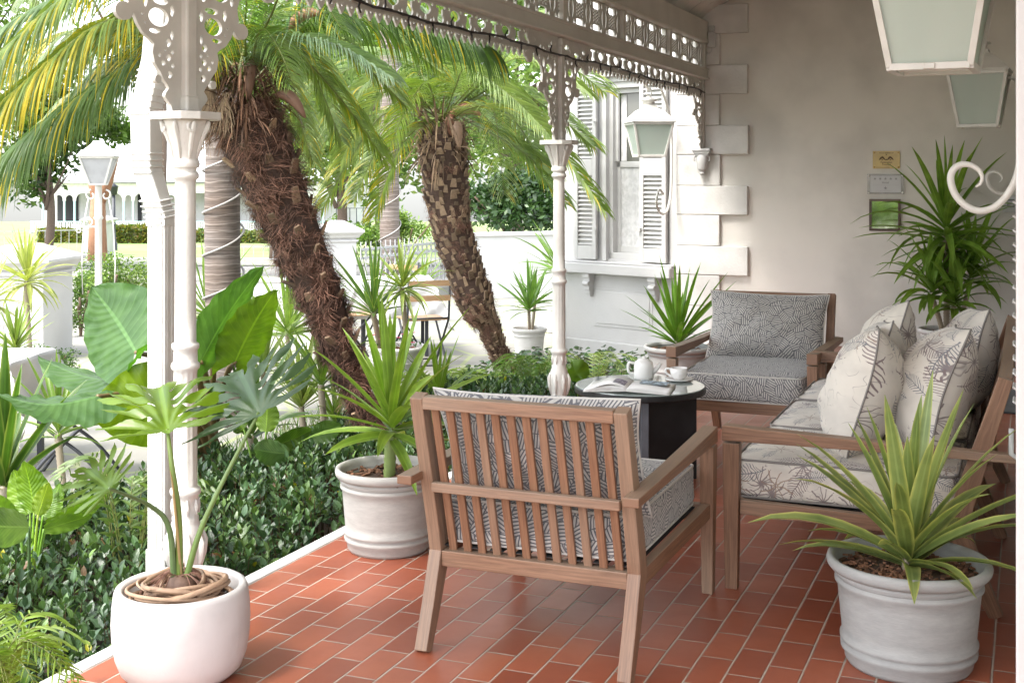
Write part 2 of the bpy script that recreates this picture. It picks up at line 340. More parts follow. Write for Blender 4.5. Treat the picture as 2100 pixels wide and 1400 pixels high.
def tilemat():
    m = NT('terracotta tiles'); g = m.n('NewGeometry').outputs['Position']; s = m.n('SeparateXYZ', None, Vector=g)
    wob = m.math('MULTIPLY', m.math('SUBTRACT', m.noise(g, 2.3, 2), .5), .006)
    cb = m.n('CombineXYZ', None, X=s.outputs[1], Y=m.math('ADD', m.math('ADD', s.outputs[0], 2.645 + 5.3), wob)).outputs[0]
    def br(c1, c2, mo, ms, sm):
        b = m.n('TexBrick', {'offset': .5, 'offset_frequency': 2, 'squash': 1.0}, Vector=cb, Scale=1.0, Color1=c1, Color2=c2, Mortar=mo)
        b.inputs['Mortar Size'].default_value = ms; b.inputs['Mortar Smooth'].default_value = sm; b.inputs['Brick Width'].default_value = .222; b.inputs['Row Height'].default_value = .106; b.inputs['Bias'].default_value = 0; return b
    b1 = br((0, 0, 0, 1), (1, 1, 1, 1), (.5, .5, .5, 1), .0001, 0); b = br((0, 0, 0, 1), (1, 1, 1, 1), (1, 1, 1, 1), .0030, .25)
    rv = b1.outputs['Color']; col = m.mix(m.ramp(rv, 0, 1), (.27, .068, .033), (.375, .108, .055)); nz = m.noise(g, 5, 4, .6); col = m.mix(m.ramp(nz, .4, .75, 0, .35), col, (.24, .075, .05)); fn = m.noise(g, 160, 3)
    col = m.mix(m.math('MULTIPLY', fn, .3), col, m.mix(1, col, (.6, .6, .6), 'MULTIPLY')); mo = m.mix(m.noise(g, 13, 4), (.50, .43, .355), (.27, .215, .17)); fac = b.outputs['Fac']; eb = br((0, 0, 0, 1), (0, 0, 0, 1), (1, 1, 1, 1), .0062, .6).outputs['Fac']
    col = m.mix(m.math('MULTIPLY', eb, m.ramp(m.noise(g, 7, 3), .45, .6, 0, .7)), col, (.10, .07, .055)); col = m.mix(fac, col, mo)
    ro = m.math('ADD', m.math('MULTIPLY', fac, .5), m.math('ADD', m.math('MULTIPLY', nz, .22), .24)); tilt = m.math('MULTIPLY', m.ramp(rv, 0, 1), .0)
    m.bsdf(col, ro, m.bump(m.math('ADD', m.math('MULTIPLY', m.math('SUBTRACT', 1, eb), 1.0), m.math('MULTIPLY', m.noise(g, 11, 2), .5)), .45, .003)); return m.m
def plain(name, col, rough=.5, **k):
    m = NT(name); m.bsdf(col, rough, None, **k); return m.m
M = {}
M['tile'] = tilemat()
M['kerb'] = paint('kerb paint', (.70, .68, .65), .6, .08, .3, 6, 40, .35)
M['white'] = paint('column paint', (.60, .575, .535), .42, .04, .35, 6, 90, .14)
M['iron'] = paint('lacework paint', (.54, .51, .465), .5, .04, .2, 6, 80, .1)
M['beam'] = paint('beam paint', (.57, .535, .48), .5, .03, .15, 3, 40, .12)
M['pipe'] = paint('downpipe paint', (.60, .59, .56), .45, .04, .15, 5, 30, .25)
M['ceil'] = paint('ceiling paint', (.62, .59, .55), .7, .04, .1, 3)
M['greige'] = paint('greige plaster', (.65, .615, .565), .85, .07, .5, 1.3, 130)
M['plaster'] = paint('white plaster', (.50, .49, .48), .8, .03, .35, 2, 60)
M['quoin'] = paint('quoin paint', (.62, .60, .57), .75, .05, .7, 3, 45, .12)
M['joinery'] = paint('grey joinery', (.50, .49, .475), .5, .04, .1, 5, 40)
M['wood'] = woodmat('weathered teak', (.145, .068, .036), (.265, .138, .078))
M['wood2'] = woodmat('slatted teak', (.16, .072, .038), (.26, .132, .073), .2)
M['hatch'] = hatchmat('hatched cushion fabric')
M['floral'] = floralmat('botanical fabric'); M['floral2'] = floralmat('protea fabric', 3.7, 1.5); M['floral3'] = floralmat('seed head fabric', 8.1, 1.15)
M['pipingw'] = plain('pale piping', (.50, .47, .43), .8); M['pipingg'] = plain('grey piping', (.20, .18, .165), .8)
M['black'] = paint('black laminate', (.013, .013, .014), .38, .2, .05); M['slate'] = paint('grey laminate', (.085, .088, .10), .45, .1, .05)
M['glass'] = plain('pale glass top', (.30, .345, .325), .06, Coat_Weight=.5)
M['ceramic'] = paint('white glaze', (.74, .72, .69), .18, .02, .03)
M['paper'] = plain('paper', (.76, .74, .71), .6)
M['tea'] = plain('tea', (.08, .03, .01), .1)
M['strap'] = plain('black webbing', (.012, .012, .012), .8)
def potm(name, c1, c2):
    m = NT(name); c = m.co(); n1 = m.noise(m.mapv(c, (1.5, 1.5, 5)), 9, 6, .65); n2 = m.noise(c, 5, 4); col = m.mix(m.ramp(n1, .2, .8), c1, c2); col = m.mix(m.ramp(n2, .5, .8, 0, .4), col, tuple(x * .72 for x in c1)); m.bsdf(col, .75, m.bump(m.noise(m.mapv(c, (1, 1, 5)), 60, 3), .25, .003)); return m.m
M['pot'] = potm('grey stone pot', (.27, .27, .26), (.35, .345, .33)); M['potb'] = potm('cream stone pot', (.34, .325, .30), (.45, .43, .40)); M['potw'] = paint('white pot', (.56, .525, .50), .6, .05, .15, 5, 70, .06)
M['potg'] = potm('patio pot', (.62, .60, .57), (.70, .68, .66))
M['bark'] = tinted('bark chips', .85, .5, 60); M['root'] = tinted('aerial root', .7, .3, 40, .5)
M['leaf'] = leafmat('strap leaf', .33, .35); M['frondm'] = leafmat('palm leaflet', .34, .34); M['big'] = leafmat('elephant ear leaf', .38, .40, True, 13); M['lobed'] = leafmat('lobed leaf', .36, .32); M['shrub'] = leafmat('glossy shrub leaf', .24, .2); M['treel'] = leafmat('tree leaf', .5, .45)
M['stem'] = tinted('green stem', .45, .15, 40, .15); M['fib'] = tinted('palm fibre', .95, .4, 50, .6)
def trunkm():
    m = NT('ringed palm bark'); c = m.co(); s = m.n('SeparateXYZ', None, Vector=c); nz = m.noise(c, 5, 4); z = m.math('ADD', s.outputs[2], m.math('MULTIPLY', m.noise(c, 3.2, 2), .10)); w = m.math('SINE', m.math('MULTIPLY', z, 105)); w2 = m.noise(m.mapv(c, (2, 2, 60)), 2, 4, .7)
    col = m.mix(m.ramp(w2, .3, .7), (.105, .085, .075), (.225, .19, .17)); col = m.mix(m.ramp(w, .86, 1.0, 0, .55), col, (.40, .36, .33)); m.bsdf(m.mix(m.ramp(m.noise(c, 2.2, 4), .4, .7), col, m.mix(1, col, (.80, .70, .62), 'MULTIPLY')), .85, m.bump(m.math('ADD', m.math('MULTIPLY', w, .5), w2), .45, .005)); return m.m
M['ring'] = trunkm()
M['soil'] = tinted('garden soil', .95, .5, 25, .8)
def pavem():
    m = NT('garden paving'); g = m.n('NewGeometry').outputs['Position']; v = m.n('TexVoronoi', {'feature': 'DISTANCE_TO_EDGE', 'voronoi_dimensions': '2D'}, Vector=g, Scale=1.6); n = m.noise(g, 3, 4)
    col = m.mix(n, (.20, .195, .17), (.29, .275, .245)); col = m.mix(m.ramp(v.outputs['Distance'], .02, .05, 1, 0), col, (.30, .33, .17)); m.bsdf(col, .85, m.bump(n, .3, .01)); return m.m
M['pave'] = pavem()
def grassm():
    m = NT('lawn'); g = m.n('NewGeometry').outputs['Position']; n = m.noise(g, .35, 5, .6); n2 = m.noise(g, 9, 4); col = m.mix(m.ramp(n, .35, .65), (.17, .24, .07), (.26, .31, .12)); col = m.mix(m.math('MULTIPLY', n2, .4), col, (.09, .14, .03)); m.bsdf(col, .9, m.bump(n2, .5, .03)); return m.m
M['grass'] = grassm(); M['road'] = paint('street asphalt', (.20, .19, .18), .85, .06, .3, 2)
M['cable'] = plain('black cable', (.015, .012, .012), .5); M['rope'] = plain('rope light', (.33, .31, .29), .5)
M['brass'] = plain('brass', (.62, .42, .13), .25, Metallic=1.0); M['brassp'] = paint('brass plate', (.50, .35, .10), .3, .06, .05); M['ink'] = plain('engraved ink', (.10, .055, .01), .6); M['ink2'] = plain('grey ink', (.19, .18, .18), .6); M['plaq'] = plain('silver plaque', (.46, .45, .45), .35); M['acry'] = plain('acrylic edge', (.52, .50, .48), .12, Alpha=.45)
M['frame'] = woodmat('dark frame', (.045, .02, .012), (.075, .035, .022), 0)
M['mirror'] = plain('mirror glass', (.78, .82, .72), .04, Metallic=1.0)
def frost():
    m = NT('frosted lantern glass'); c = m.co(); n = m.noise(m.mapv(c, (1, 1, .3)), 7, 3); col = m.mix(m.ramp(n, .35, .7), (.74, .79, .74), (.79, .83, .78)); p = m.bsdf(col, .25); t = m.n('BsdfTranslucent'); m.set(t.inputs[0], (.7, .8, .74, 1)); x = m.n('MixShader'); x.inputs[0].default_value = .55
    m.t.links.new(p.outputs[0], x.inputs[1]); m.t.links.new(t.outputs[0], x.inputs[2]); m.t.links.new(x.outputs[0], m.out.inputs[0]); return m.m
M['frost'] = frost(); M['lamp'] = paint('lantern paint', (.62, .60, .56), .4, .04, .1, 8, 60)
M['pane'] = plain('window glass', (.10, .10, .09), .05, Specular_IOR_Level=.8); M['curtain'] = paint('lace curtain', (.58, .57, .56), .9, .06, .3, 20)
M['cloth'] = paint('white tablecloth', (.56, .555, .57), .9, .02, .2, 4); M['chairwood'] = woodmat('slat seat wood', (.40, .23, .12), (.56, .36, .2), .2); M['iron_d'] = plain('dark painted steel', (.035, .037, .045), .45)
M['fence'] = paint('fence paint', (.36, .36, .37), .6, .05); M['teal'] = plain('pale teal paint', (.36, .52, .52), .6); M['dark'] = plain('shaded room', (.02, .02, .022), .8); M['roofw'] = paint('pale roof sheet', (.62, .62, .62), .6, .03)
M['orangeb'] = tinted('orange bark', .9, .3, 12); M['pink'] = plain('pink petals', (.75, .10, .22), .6); M['photo1'] = paint('printed photo', (.28, .38, .48), .4, .4, .05, 60); M['photo2'] = paint('printed photo dark', (.25, .22, .30), .4, .5, .05, 90)
M['spathe'] = tinted('woody spathe', .6, .3, 20); M['plastic'] = plain('grey white plastic', (.50, .50, .49), .4)
# ---------------------------------------------------------------- setting: floor, kerb, ground
KX = -2.645; YW = 11.4
b = B(); b.span((KX, -3.5, -.25), (.25, YW + .02, 0)); tag(b.build('verandah_floor', M['tile']), kind='structure')
b = B(); b.span((KX - .062, -3.5, -.30), (KX - .002, YW - .02, .006)); tag(b.build('kerb', M['kerb'], bevel=.006), kind='structure')
b = B(); n = 60
def terr(d): return -.30 if d < 19 else -.30 - .034 * (d - 19)
ds = [-8, 0, 6, 12, 19, 22, 26, 30, 36, 44, 55, 70, 90, 120, 200, 500]
vs = []; fs = []
for i, d in enumerate(ds):
    for k in range(-6, 7):
        lat = k * max(8, abs(d) * .35); vs.append((-S_ * d + C_ * lat, C_ * d + S_ * lat, terr(d) - .02 if d > 19 else -.34))
for i in range(len(ds) - 1):
    for k in range(12): a = i * 13 + k; fs.append((a, a + 1, a + 14, a + 13))
b.add(vs, fs); tag(b.build('lawn_ground', M['grass']), kind='structure')
def sheet(name, pts, mat, sub=1):
    b = B(); b.add(pts, [tuple(range(len(pts)))]); return tag(b.build(name, mat), kind='structure')
sheet('patio_paving', [(-30, -6, -.305), (-2.0, -6, -.305), (-2.0, 13, -.305), (-4.3, 19.4, -.305), (-28, 19.4, -.305)], M['pave'])
def band(name, d0, d1, mat, up):
    return sheet(name, [P(CX - 1900, HY, d0) * 1 + Vector((0, 0, terr(d0) - EYE + up)), P(CX + 700, HY, d0) + Vector((0, 0, terr(d0) - EYE + up)), P(CX + 700, HY, d1) + Vector((0, 0, terr(d1) - EYE + up)), P(CX - 1900, HY, d1) + Vector((0, 0, terr(d1) - EYE + up))], mat)
band('pavement', 19.6, 22, M['pave'], .03); band('street_road', 22, 30, M['road'], .03); band('far_pavement', 30, 36, M['pave'], .05)
# soil bed beside the verandah
b = B(); vs = []; fs = []; nx, ny = 14, 60
for j in range(ny + 1):
    for i in range(nx + 1):
        x = KX - .065 - i / nx * 1.75; y = 1.2 + j / ny * 9.6; vs.append((x, y, -.23 + .05 * math.sin(x * 5 + y * 3) * math.sin(y * 2.3) - (.06 if i == nx else 0) + ru(-.015, .015)))
for j in range(ny):
    for i in range(nx): a = j * (nx + 1) + i; fs.append((a, a + nx + 1, a + nx + 2, a + 1))
b.add(vs, fs, None, 0, (.055, .038, .026)); tag(b.build('flower_bed_soil', M['soil']), kind='structure')
# ---------------------------------------------------------------- house
house = thing('house', 'white rendered house with grey verandah wall, corner quoins and shuttered bay window', 'house', (-1.5, YW, 0))
HL = Vector((-1.5, YW, 0))
def hb(b, name, mat, bevel=0, par=None): 
    o = b.build(name, mat, par or house, bevel)
    if par is None: o.matrix_parent_inverse = Matrix.Translation(-HL)
    return o
b = B(); b.span((-2.98, YW, -.3), (.3, YW + .3, 4.2)); w = hb(b, 'verandah_end_wall', M['greige'])
b = B(); b.span((0, 2.2, -.3), (.3, YW - .002, 4.2)); hb(b, 'facade_wall', M['greige'])
for k in range(7):
    zt = 3.052 - .549 * k; z0 = zt - .262; j = ru(-.006, .006)
    b = B(); b.span((-3.005, YW - .045, z0), (-2.345 + j, YW + .1, zt)); hb(b, 'quoin', M['quoin'], .006)
    if k < 6:
        b = B(); b.span((-3.003, YW - .043, zt - .549 + .004), (-2.602 + j, YW + .1, z0 - .004)); hb(b, 'quoin', M['quoin'], .006)
b = B(); b.span((-3.004, YW - .043, 3.058), (-2.6, YW + .1, 4.1)); hb(b, 'quoin', M['quoin'], .006)
# bay wall with its own frame: t along the wall, out toward the garden, z up
BE = Vector((-.941, .339, 0)).normalized(); BN = Vector((BE.y, -BE.x, 0)) * 1; BN = Vector((-.339, -.941, 0)).normalized(); BK = Vector((-3.006, YW - .02, 0)); BR = Matrix((BE, -BN, Vector((0, 0, 1)))).transposed()
def bq(t, o, z): return BK + BE * t + BN * o + Vector((0, 0, z))
def bbox(b, t0, t1, o0, o1, z0, z1, mi=0): return b.box(bq((t0 + t1) / 2, (o0 + o1) / 2, (z0 + z1) / 2), (abs(t1 - t0), abs(o1 - o0), abs(z1 - z0)), BR, mi)
WT0, WT1, WZ0, WZ1 = .30, .80, .70, 2.40
b = B(); bbox(b, 0, WT0, -.25, 0, -.3, 4.2); bbox(b, WT1, 1.345, -.25, 0, -.3, 4.2); bbox(b, WT0, WT1, -.25, 0, -.3, WZ0); bbox(b, WT0, WT1, -.25, 0, WZ1, 4.2)
# return of the bay behind
e2 = Vector((-.35, .94, 0)).normalized(); b.box(bq(1.345, -.02, 1.95) + e2 * 1.0 + Vector((.12, .05, 0)), (.2, 2.0, 4.5), Matrix.Rotation(math.atan2(-e2.x, e2.y), 3, 'Z')); hb(b, 'bay_wall', M['plaster'])
b = B(); bbox(b, -.0, 1.40, 0, .035, -.3, -.10); hb(b, 'plinth', M['plaster'], .01)
b = B(); bbox(b, 0.0, 1.40, 0, .12, .552, .652); bbox(b, .0, 1.38, 0, .08, .652, .675); hb(b, 'window_sill', M['plaster'], .012)
for t in (.22, 1.0):
    b = B()
    for k, (z, w, o) in enumerate(((.53, .085, .10), (.49, .075, .085), (.45, .065, .095), (.41, .06, .08), (.375, .05, .06), (.345, .035, .045))): bbox(b, t - w / 2, t + w / 2, 0, o, z - .02, z + .02)
    b.tube([bq(t - .035, .088, .455), bq(t + .035, .088, .455)], .022, 10); hb(b, 'corbel', M['plaster'], .006)
b = B(); bbox(b, .30, .93, 0, .014, .07, .38); bbox(b, .27, .96, 0, .007, .04, .41); hb(b, 'apron_panel', M['plaster'], .006)
win = hb(B().add([], []), 'window', M['joinery']) if False else None
b = B()
for t0, t1, z0, z1 in ((WT0, WT0 + .045, WZ0, WZ1), (WT1 - .045, WT1, WZ0, WZ1), (WT0, WT1, WZ0, WZ0 + .06), (WT0, WT1, WZ1 - .06, WZ1)): bbox(b, t0, t1, -.12, -.02, z0, z1)
for t0, t1, z0, z1, o in ((WT0 + .045, WT0 + .085, .76, 1.62, -.09), (WT1 - .085, WT1 - .045, .76, 1.62, -.09), (WT0 + .085, WT1 - .085, .76, .82, -.09), (WT0 + .045, WT1 - .045, 1.58, 1.635, -.09), (WT0 + .045, WT0 + .08, 1.635, 2.34, -.06), (WT1 - .08, WT1 - .045, 1.635, 2.34, -.06), (WT0 + .08, WT1 - .08, 2.29, 2.34, -.06)): bbox(b, t0, t1, o - .03, o, z0, z1)
for t0, t1 in ((WT0 - .05, WT0), (WT1, WT1 + .05)): bbox(b, t0, t1, 0, .03, WZ0 - .02, WZ1 + .05)
bbox(b, WT0 - .05, WT1 + .05, 0, .04, WZ1 + .05, WZ1 + .11)
win = hb(b, 'window', M['joinery'], .003)
b = B(); bbox(b, WT0 + .05, WT1 - .05, -.112, -.108, .8, 2.32); o = b.build('pane', M['pane'], win)
b = B(); n = 26; vs = []
for i in range(n + 1):
    t = WT0 + .06 + (WT1 - WT0 - .12) * i / n; o_ = -.105 + .003 * math.sin(i * 1.9)
    vs += [bq(t, o_, .82), bq(t, o_, 1.58)]
b.add(vs, [(2 * i, 2 * i + 2, 2 * i + 3, 2 * i + 1) for i in range(n)], None, 0, (1, 1, 1), True); b.build('net_curtain', M['curtain'], win)
b = B(); bbox(b, WT0 + .085, WT0 + .15, -.106, -.101, 1.64, 2.28); bbox(b, WT1 - .15, WT1 - .085, -.106, -.101, 1.64, 2.28); b.build('side_curtain', M['curtain'], win)
for t0, t1, lb in ((.075, .375, 'grey louvred shutter nearest the house corner'), (.895, 1.165, 'grey louvred shutter at the outer end of the bay')):
    b = B(); o0, o1 = .035, .07
    for a, c, z0, z1 in ((t0, t0 + .045, .69, 2.44), (t1 - .045, t1, .69, 2.44), (t0 + .045, t1 - .045, .69, .82), (t0 + .045, t1 - .045, 1.50, 1.66), (t0 + .045, t1 - .045, 2.38, 2.44)): bbox(b, a, c, o0, o1, z0, z1)
    sh = hb(b, 'shutter', M['joinery'], .003); sh['label'] = lb
    b = B()
    for z0, z1 in ((.82, 1.50), (1.66, 2.38)):
        k = z0 + .02
        while k < z1 - .01:
            b.box(bq((t0 + t1) / 2, .052, k), (t1 - t0 - .092, .034, .006), BR @ Matrix.Rotation(R(42), 3, 'X')); k += .042
    bbox(b, t0 + .046, t1 - .046, .033, .037, .82, 2.38); b.build('louvre', M['joinery'], sh)
    b = B(); bbox(b, (t0 if t0 > .5 else t1) - .03, (t0 if t0 > .5 else t1) + .02, .07, .10, .98, 1.01); bbox(b, (t0 if t0 > .5 else t1) - .03, (t0 if t0 > .5 else t1) + .02, .07, .10, 2.02, 2.05); b.build('hinge', M['joinery'], sh)
# wall bracket that carries the end of the lace frieze
b = B(); cx, cz = -2.75, 1.745
for z, w, o in ((1.735, .17, .11), (1.712, .15, .10), (1.69, .125, .09)): b.box((cx + .0, YW - .045 - o / 2, z), (w, o, .022))
b.lathe([(0, -.145), (.018, -.14), (.028, -.125), (.018, -.105), (.04, -.09), (.045, -.07), (.05, -.03), (.058, .02), (.05, .05), (0, .05)], 16, (cx, YW - .085, cz - .1))
for s in (-1, 1):
    b.tube(arc((cx + s * .05, YW - .10, 1.655), .028, -60, 300, 12, (s, 0, 0), (0, 0, 1), .006), .008, 6)
hb(b, 'frieze_corbel', M['plaster'], .003)
# near facade details
b = B(); b.span((-.0195, 2.30, -.0), (.0, 2.46, 2.9)); hb(b, 'door_architrave', M['plaster'], .004)
b = B(); b.span((-.026, 4.30, .72), (-.001, 4.78, 1.47))
k = .78
while k < 1.44: b.box((-.034, 4.34, k), (.028, .10, .007), Matrix.Rotation(R(35), 3, 'Y')); k += .045
hb(b, 'facade_shutter', M['joinery'], .002)
b = B(); b.tube([(-.05, 4.3, .70), (-.05, 4.3, .62), (-.02, 4.3, .60)], .008, 8); hb(b, 'shutter_stay', M['plastic'])
# ---------------------------------------------------------------- verandah roof with lace ironwork
FX = -2.75
roof = thing('verandah_roof', 'curved verandah roof on beige beams hung with cast iron lace', 'verandah roof', (FX, 3.7, 2.4)); RL = Vector((FX, 3.7, 2.4))
def rb(b, name, mat, bevel=0):
    o = b.build(name, mat, roof, bevel); o.matrix_parent_inverse = Matrix.Translation(-RL); return o
YE = YW - .05
prof = [(-2.92, 2.86), (-2.80, 2.90), (-2.72, 2.97), (-2.62, 3.04), (-2.48, 3.11), (-2.2, 3.21), (-1.6, 3.38), (-.8, 3.56), (-.0, 3.7)]
b = B(); vs = []; fs = []; ys = [.0 + i * (YW - .0 - .004) / 40 for i in range(41)]
for x, z in prof: vs += [(x, y, z) for y in ys]
for i in range(len(prof) - 1):
    for j in range(40): a = i * 41 + j; fs.append((a, a + 41, a + 42, a + 1))
b.add(vs, fs, None, 0, (1, 1, 1), True); m_ = len(prof)
b.add([(x, y, z + .06) for x, z in prof for y in (ys[0], ys[-1])], [(2 * i, 2 * i + 1, 2 * i + 3, 2 * i + 2) for i in range(m_ - 1)]); rb(b, 'ceiling', M['ceil'])
b = B()
for i in range(45):
    y = .12 + i * .25
    b.tube([(x + .0, y, z - .001) for x, z in prof[1:]], .004, 4, cap=False)
rb(b, 'ceiling_batten', M['ceil'])
b = B(); b.span((FX - .045, .8, 2.39), (FX + .045, YE, 2.475)); rb(b, 'lower_beam', M['beam'], .005)
b = B(); b.span((FX - .06, .8, 2.372), (FX + .062, YE, 2.389)); b.span((FX + .046, .8, 2.455), (FX + .056, YE, 2.4749)); rb(b, 'beam_moulding', M['beam'], .004)
b = B(); b.span((FX - .045, .8, 2.70), (FX + .05, YE, 2.90)); b.span((FX + .051, .8, 2.70), (FX + .062, YE, 2.725)); rb(b, 'upper_beam', M['beam'], .005)
PY = .345
for i, y in enumerate([3.7 + k * 1.28 for k in range(-1, 7)] ):
    if y > YE - .05: y = YE - .035
    b = B(); b.span((FX - .035, y - .032, 2.4755), (FX + .035, y + .032, 2.6995)); rb(b, 'frieze_post', M['beam'], .004)
def ell(X, Z, cx, cz, a, b_, p=2): return (np.abs((X - cx) / a) ** p + np.abs((Z - cz) / b_) ** p) ** (1 / p) - 1
def lattice(X, Z):
    x = np.mod(X, PY) / PY; z = Z / .225; h = []
    x2 = np.minimum(x, 1 - x)
    h.append(ell(x, z, .5, .84, .20, .115, 5)); h.append(ell(x, z, .5, .15, .20, .115, 5))
    h.append(np.maximum(ell(x2, z, .0, .5, .155, .30), -ell(x2, z, -.04, .5, .14, .34)))
    h.append(ell(x2, z, .16, .86, .035, .08)); h.append(ell(x2, z, .17, .13, .035, .08)); h.append(ell(x2, z, .235, .10, .02, .06))
    for i in range(5):
        for j in range(4):
            cx = .5 + (i - 2) * .085; cz = .5 + (j - 1.5) * .098 + (.049 if i % 2 else 0)
            if abs(cz - .5) < .21: h.append(ell(x, z, cx, cz, .027, .034))
    f = np.full(X.shape, -1.0)
    for q in h: f = np.maximum(f, -q)
    return f
pe = plate(None, lattice, 0, PY, 0, .225, PY / 64, 0, 0, 0, 0, 0)
b = B(); y = 2.9
while y < YE - .1: place_plate(b, pe, (FX, y, 2.475), (0, 1, 0), (0, 0, 1), (1, 0, 0), .012); y += PY
rb(b, 'lattice_panel', M['iron'])
def fringe(X, Z):
    P4 = PY; x = np.mod(X, P4) / P4; z = -Z / .165; x2 = np.minimum(x, 1 - x); h = []
    h.append(ell(x, z, .5, .30, .17, .17)); h.append(np.maximum(np.abs(x - .5) - .085 - .06 * np.sin(z * 9), np.abs(z - .48) - .14))
    h.append(ell(x2, z, .0, .50, .11, .14)); h.append(np.maximum(x2 - .07, np.abs(z - .30) - .16)); h.append(np.maximum(x2 - .16, np.abs(z - .14) - .05))
    h.append(ell(x2, z, .30, .14, .045, .06)); h.append(ell(x2, z, .235, .56, .03, .07)); h.append(ell(x2, z, .33, .60, .03, .05))
    f = np.full(X.shape, -1.0)
    for q in h: f = np.maximum(f, -q)
    xm = np.mod(X, P4 / 4) / (P4 / 4) - .5                          # pendants
    f = np.maximum(f, np.where(z > .78, (np.abs(xm) - (.5 - 1.9 * (z - .80))) , -1)); f = np.maximum(f, -ell(np.abs(xm), z, .5, .86, .17, .07)); f = np.maximum(f, np.where(z > .93, np.abs(xm) - .16 * (1.25 - z) / .25 + .0, -1)); f = np.maximum(f, -ell(xm, z, 0, .83, .10, .028))
    return np.maximum(f, z - 1.12)
pf = plate(None, fringe, 0, PY, -.187, 0, PY / 72, 0, 0, 0, 0, 0)
b = B(); y = 3.7 - 4 * PY
while y < YE - PY * .9: place_plate(b, pf, (FX, y, 2.372), (0, 1, 0), (0, 0, 1), (1, 0, 0), .010); y += PY
rb(b, 'lace_fringe', M['iron'])
# bracket: x = distance from the post, z above the abacus (1.72)
BO = [(0,.080),(.02,.088),(.032,.104),(.050,.122),(.064,.116),(.077,.099),(.09,.108),(.104,.126),(.131,.146),(.160,.177),(.199,.188),(.225,.180),(.238,.200),(.253,.234),(.285,.266),(.32,.287),(.335,.31),(.36,.315),(.40,.305), (.45, .33), (.49, .40), (.54, .50), (.60, .56), (.65, .58)]
def bracket(X, Z):
    zz = [p[0] for p in BO]; ww = [p[1] for p in BO]; W = np.interp(Z, zz, ww); f = X - W
    f = np.minimum(f, (ell(X, Z, .333, .318, .044, .030)) * .03); f = np.minimum(f, ell(X, Z, .158, .106, .017, .015) * .015); f = np.minimum(f, ell(X, Z, .52, .49, .05, .04) * .03)
    H = [(.156,.317,.054,.032),(.177,.268,.030,.0085),(.084,.262,.009,.019),(.104,.234,.016,.015),(.121,.208,.006,.007),(.081,.204,.0085,.009),(.151,.188,.007,.010),(.102,.183,.014,.013),(.131,.163,.013,.011),(.079,.157,.0095,.010),(.096,.125,.015,.014),(.229,.292,.006,.007),(.243,.318,.0065,.007),(.084,.346,.012,.022),(.145,.372,.040,.012),(.226,.365,.012,.024),
  (.095, .43, .018, .03), (.20, .44, .05, .028), (.09, .50, .02, .04), (.15, .52, .022, .03), (.22, .51, .02, .02), (.29, .47, .018, .03), (.30, .56, .06, .02), (.41, .54, .035, .022), (.12, .60, .05, .018), (.19, .575, .02, .014), (.27, .42, .01, .02), (.36, .50, .015, .02), (.46, .59, .03, .015)]
    for cx, cz, a, c in H: f = np.maximum(f, -ell(X, Z, cx, cz, a, c, 1.3 if a < .017 else 2) * min(a, c))
    return np.maximum(f, .03 - X)
pb = plate(None, bracket, .03, .60, .0, .652, .0052, 0, 0, 0, 0, 0)
colprof = [(.066, -.02), (.066, .02), (.058, .03), (.054, .06), (.05, .10), (.052, .13), (.058, .17), (.063, .205), (.063, .225), (.057, .25), (.052, .27), (.046, .285), (.046, .30), (.042, .305), (.043, .36), (.046, .375), (.053, .382), (.054, .39), (.053, .398), (.044, .405), (.041, .41), (.041, .80), (.042, .815), (.049, .822), (.050, .83), (.049, .838), (.042, .845), (.041, .885), (.047, .892), (.048, .90), (.047, .908), (.0375, .914), (.037, 1.0), (.0355, 1.47), (.0365, 1.485), (.046, 1.49), (.047, 1.50), (.046, 1.508), (.039, 1.515), (.039, 1.525), (.048, 1.53), (.050, 1.54), (.048, 1.55), (.043, 1.558), (.047, 1.58), (.056, 1.61), (.066, 1.635), (.074, 1.66), (.080, 1.685), (.082, 1.695), (0, 1.695)]
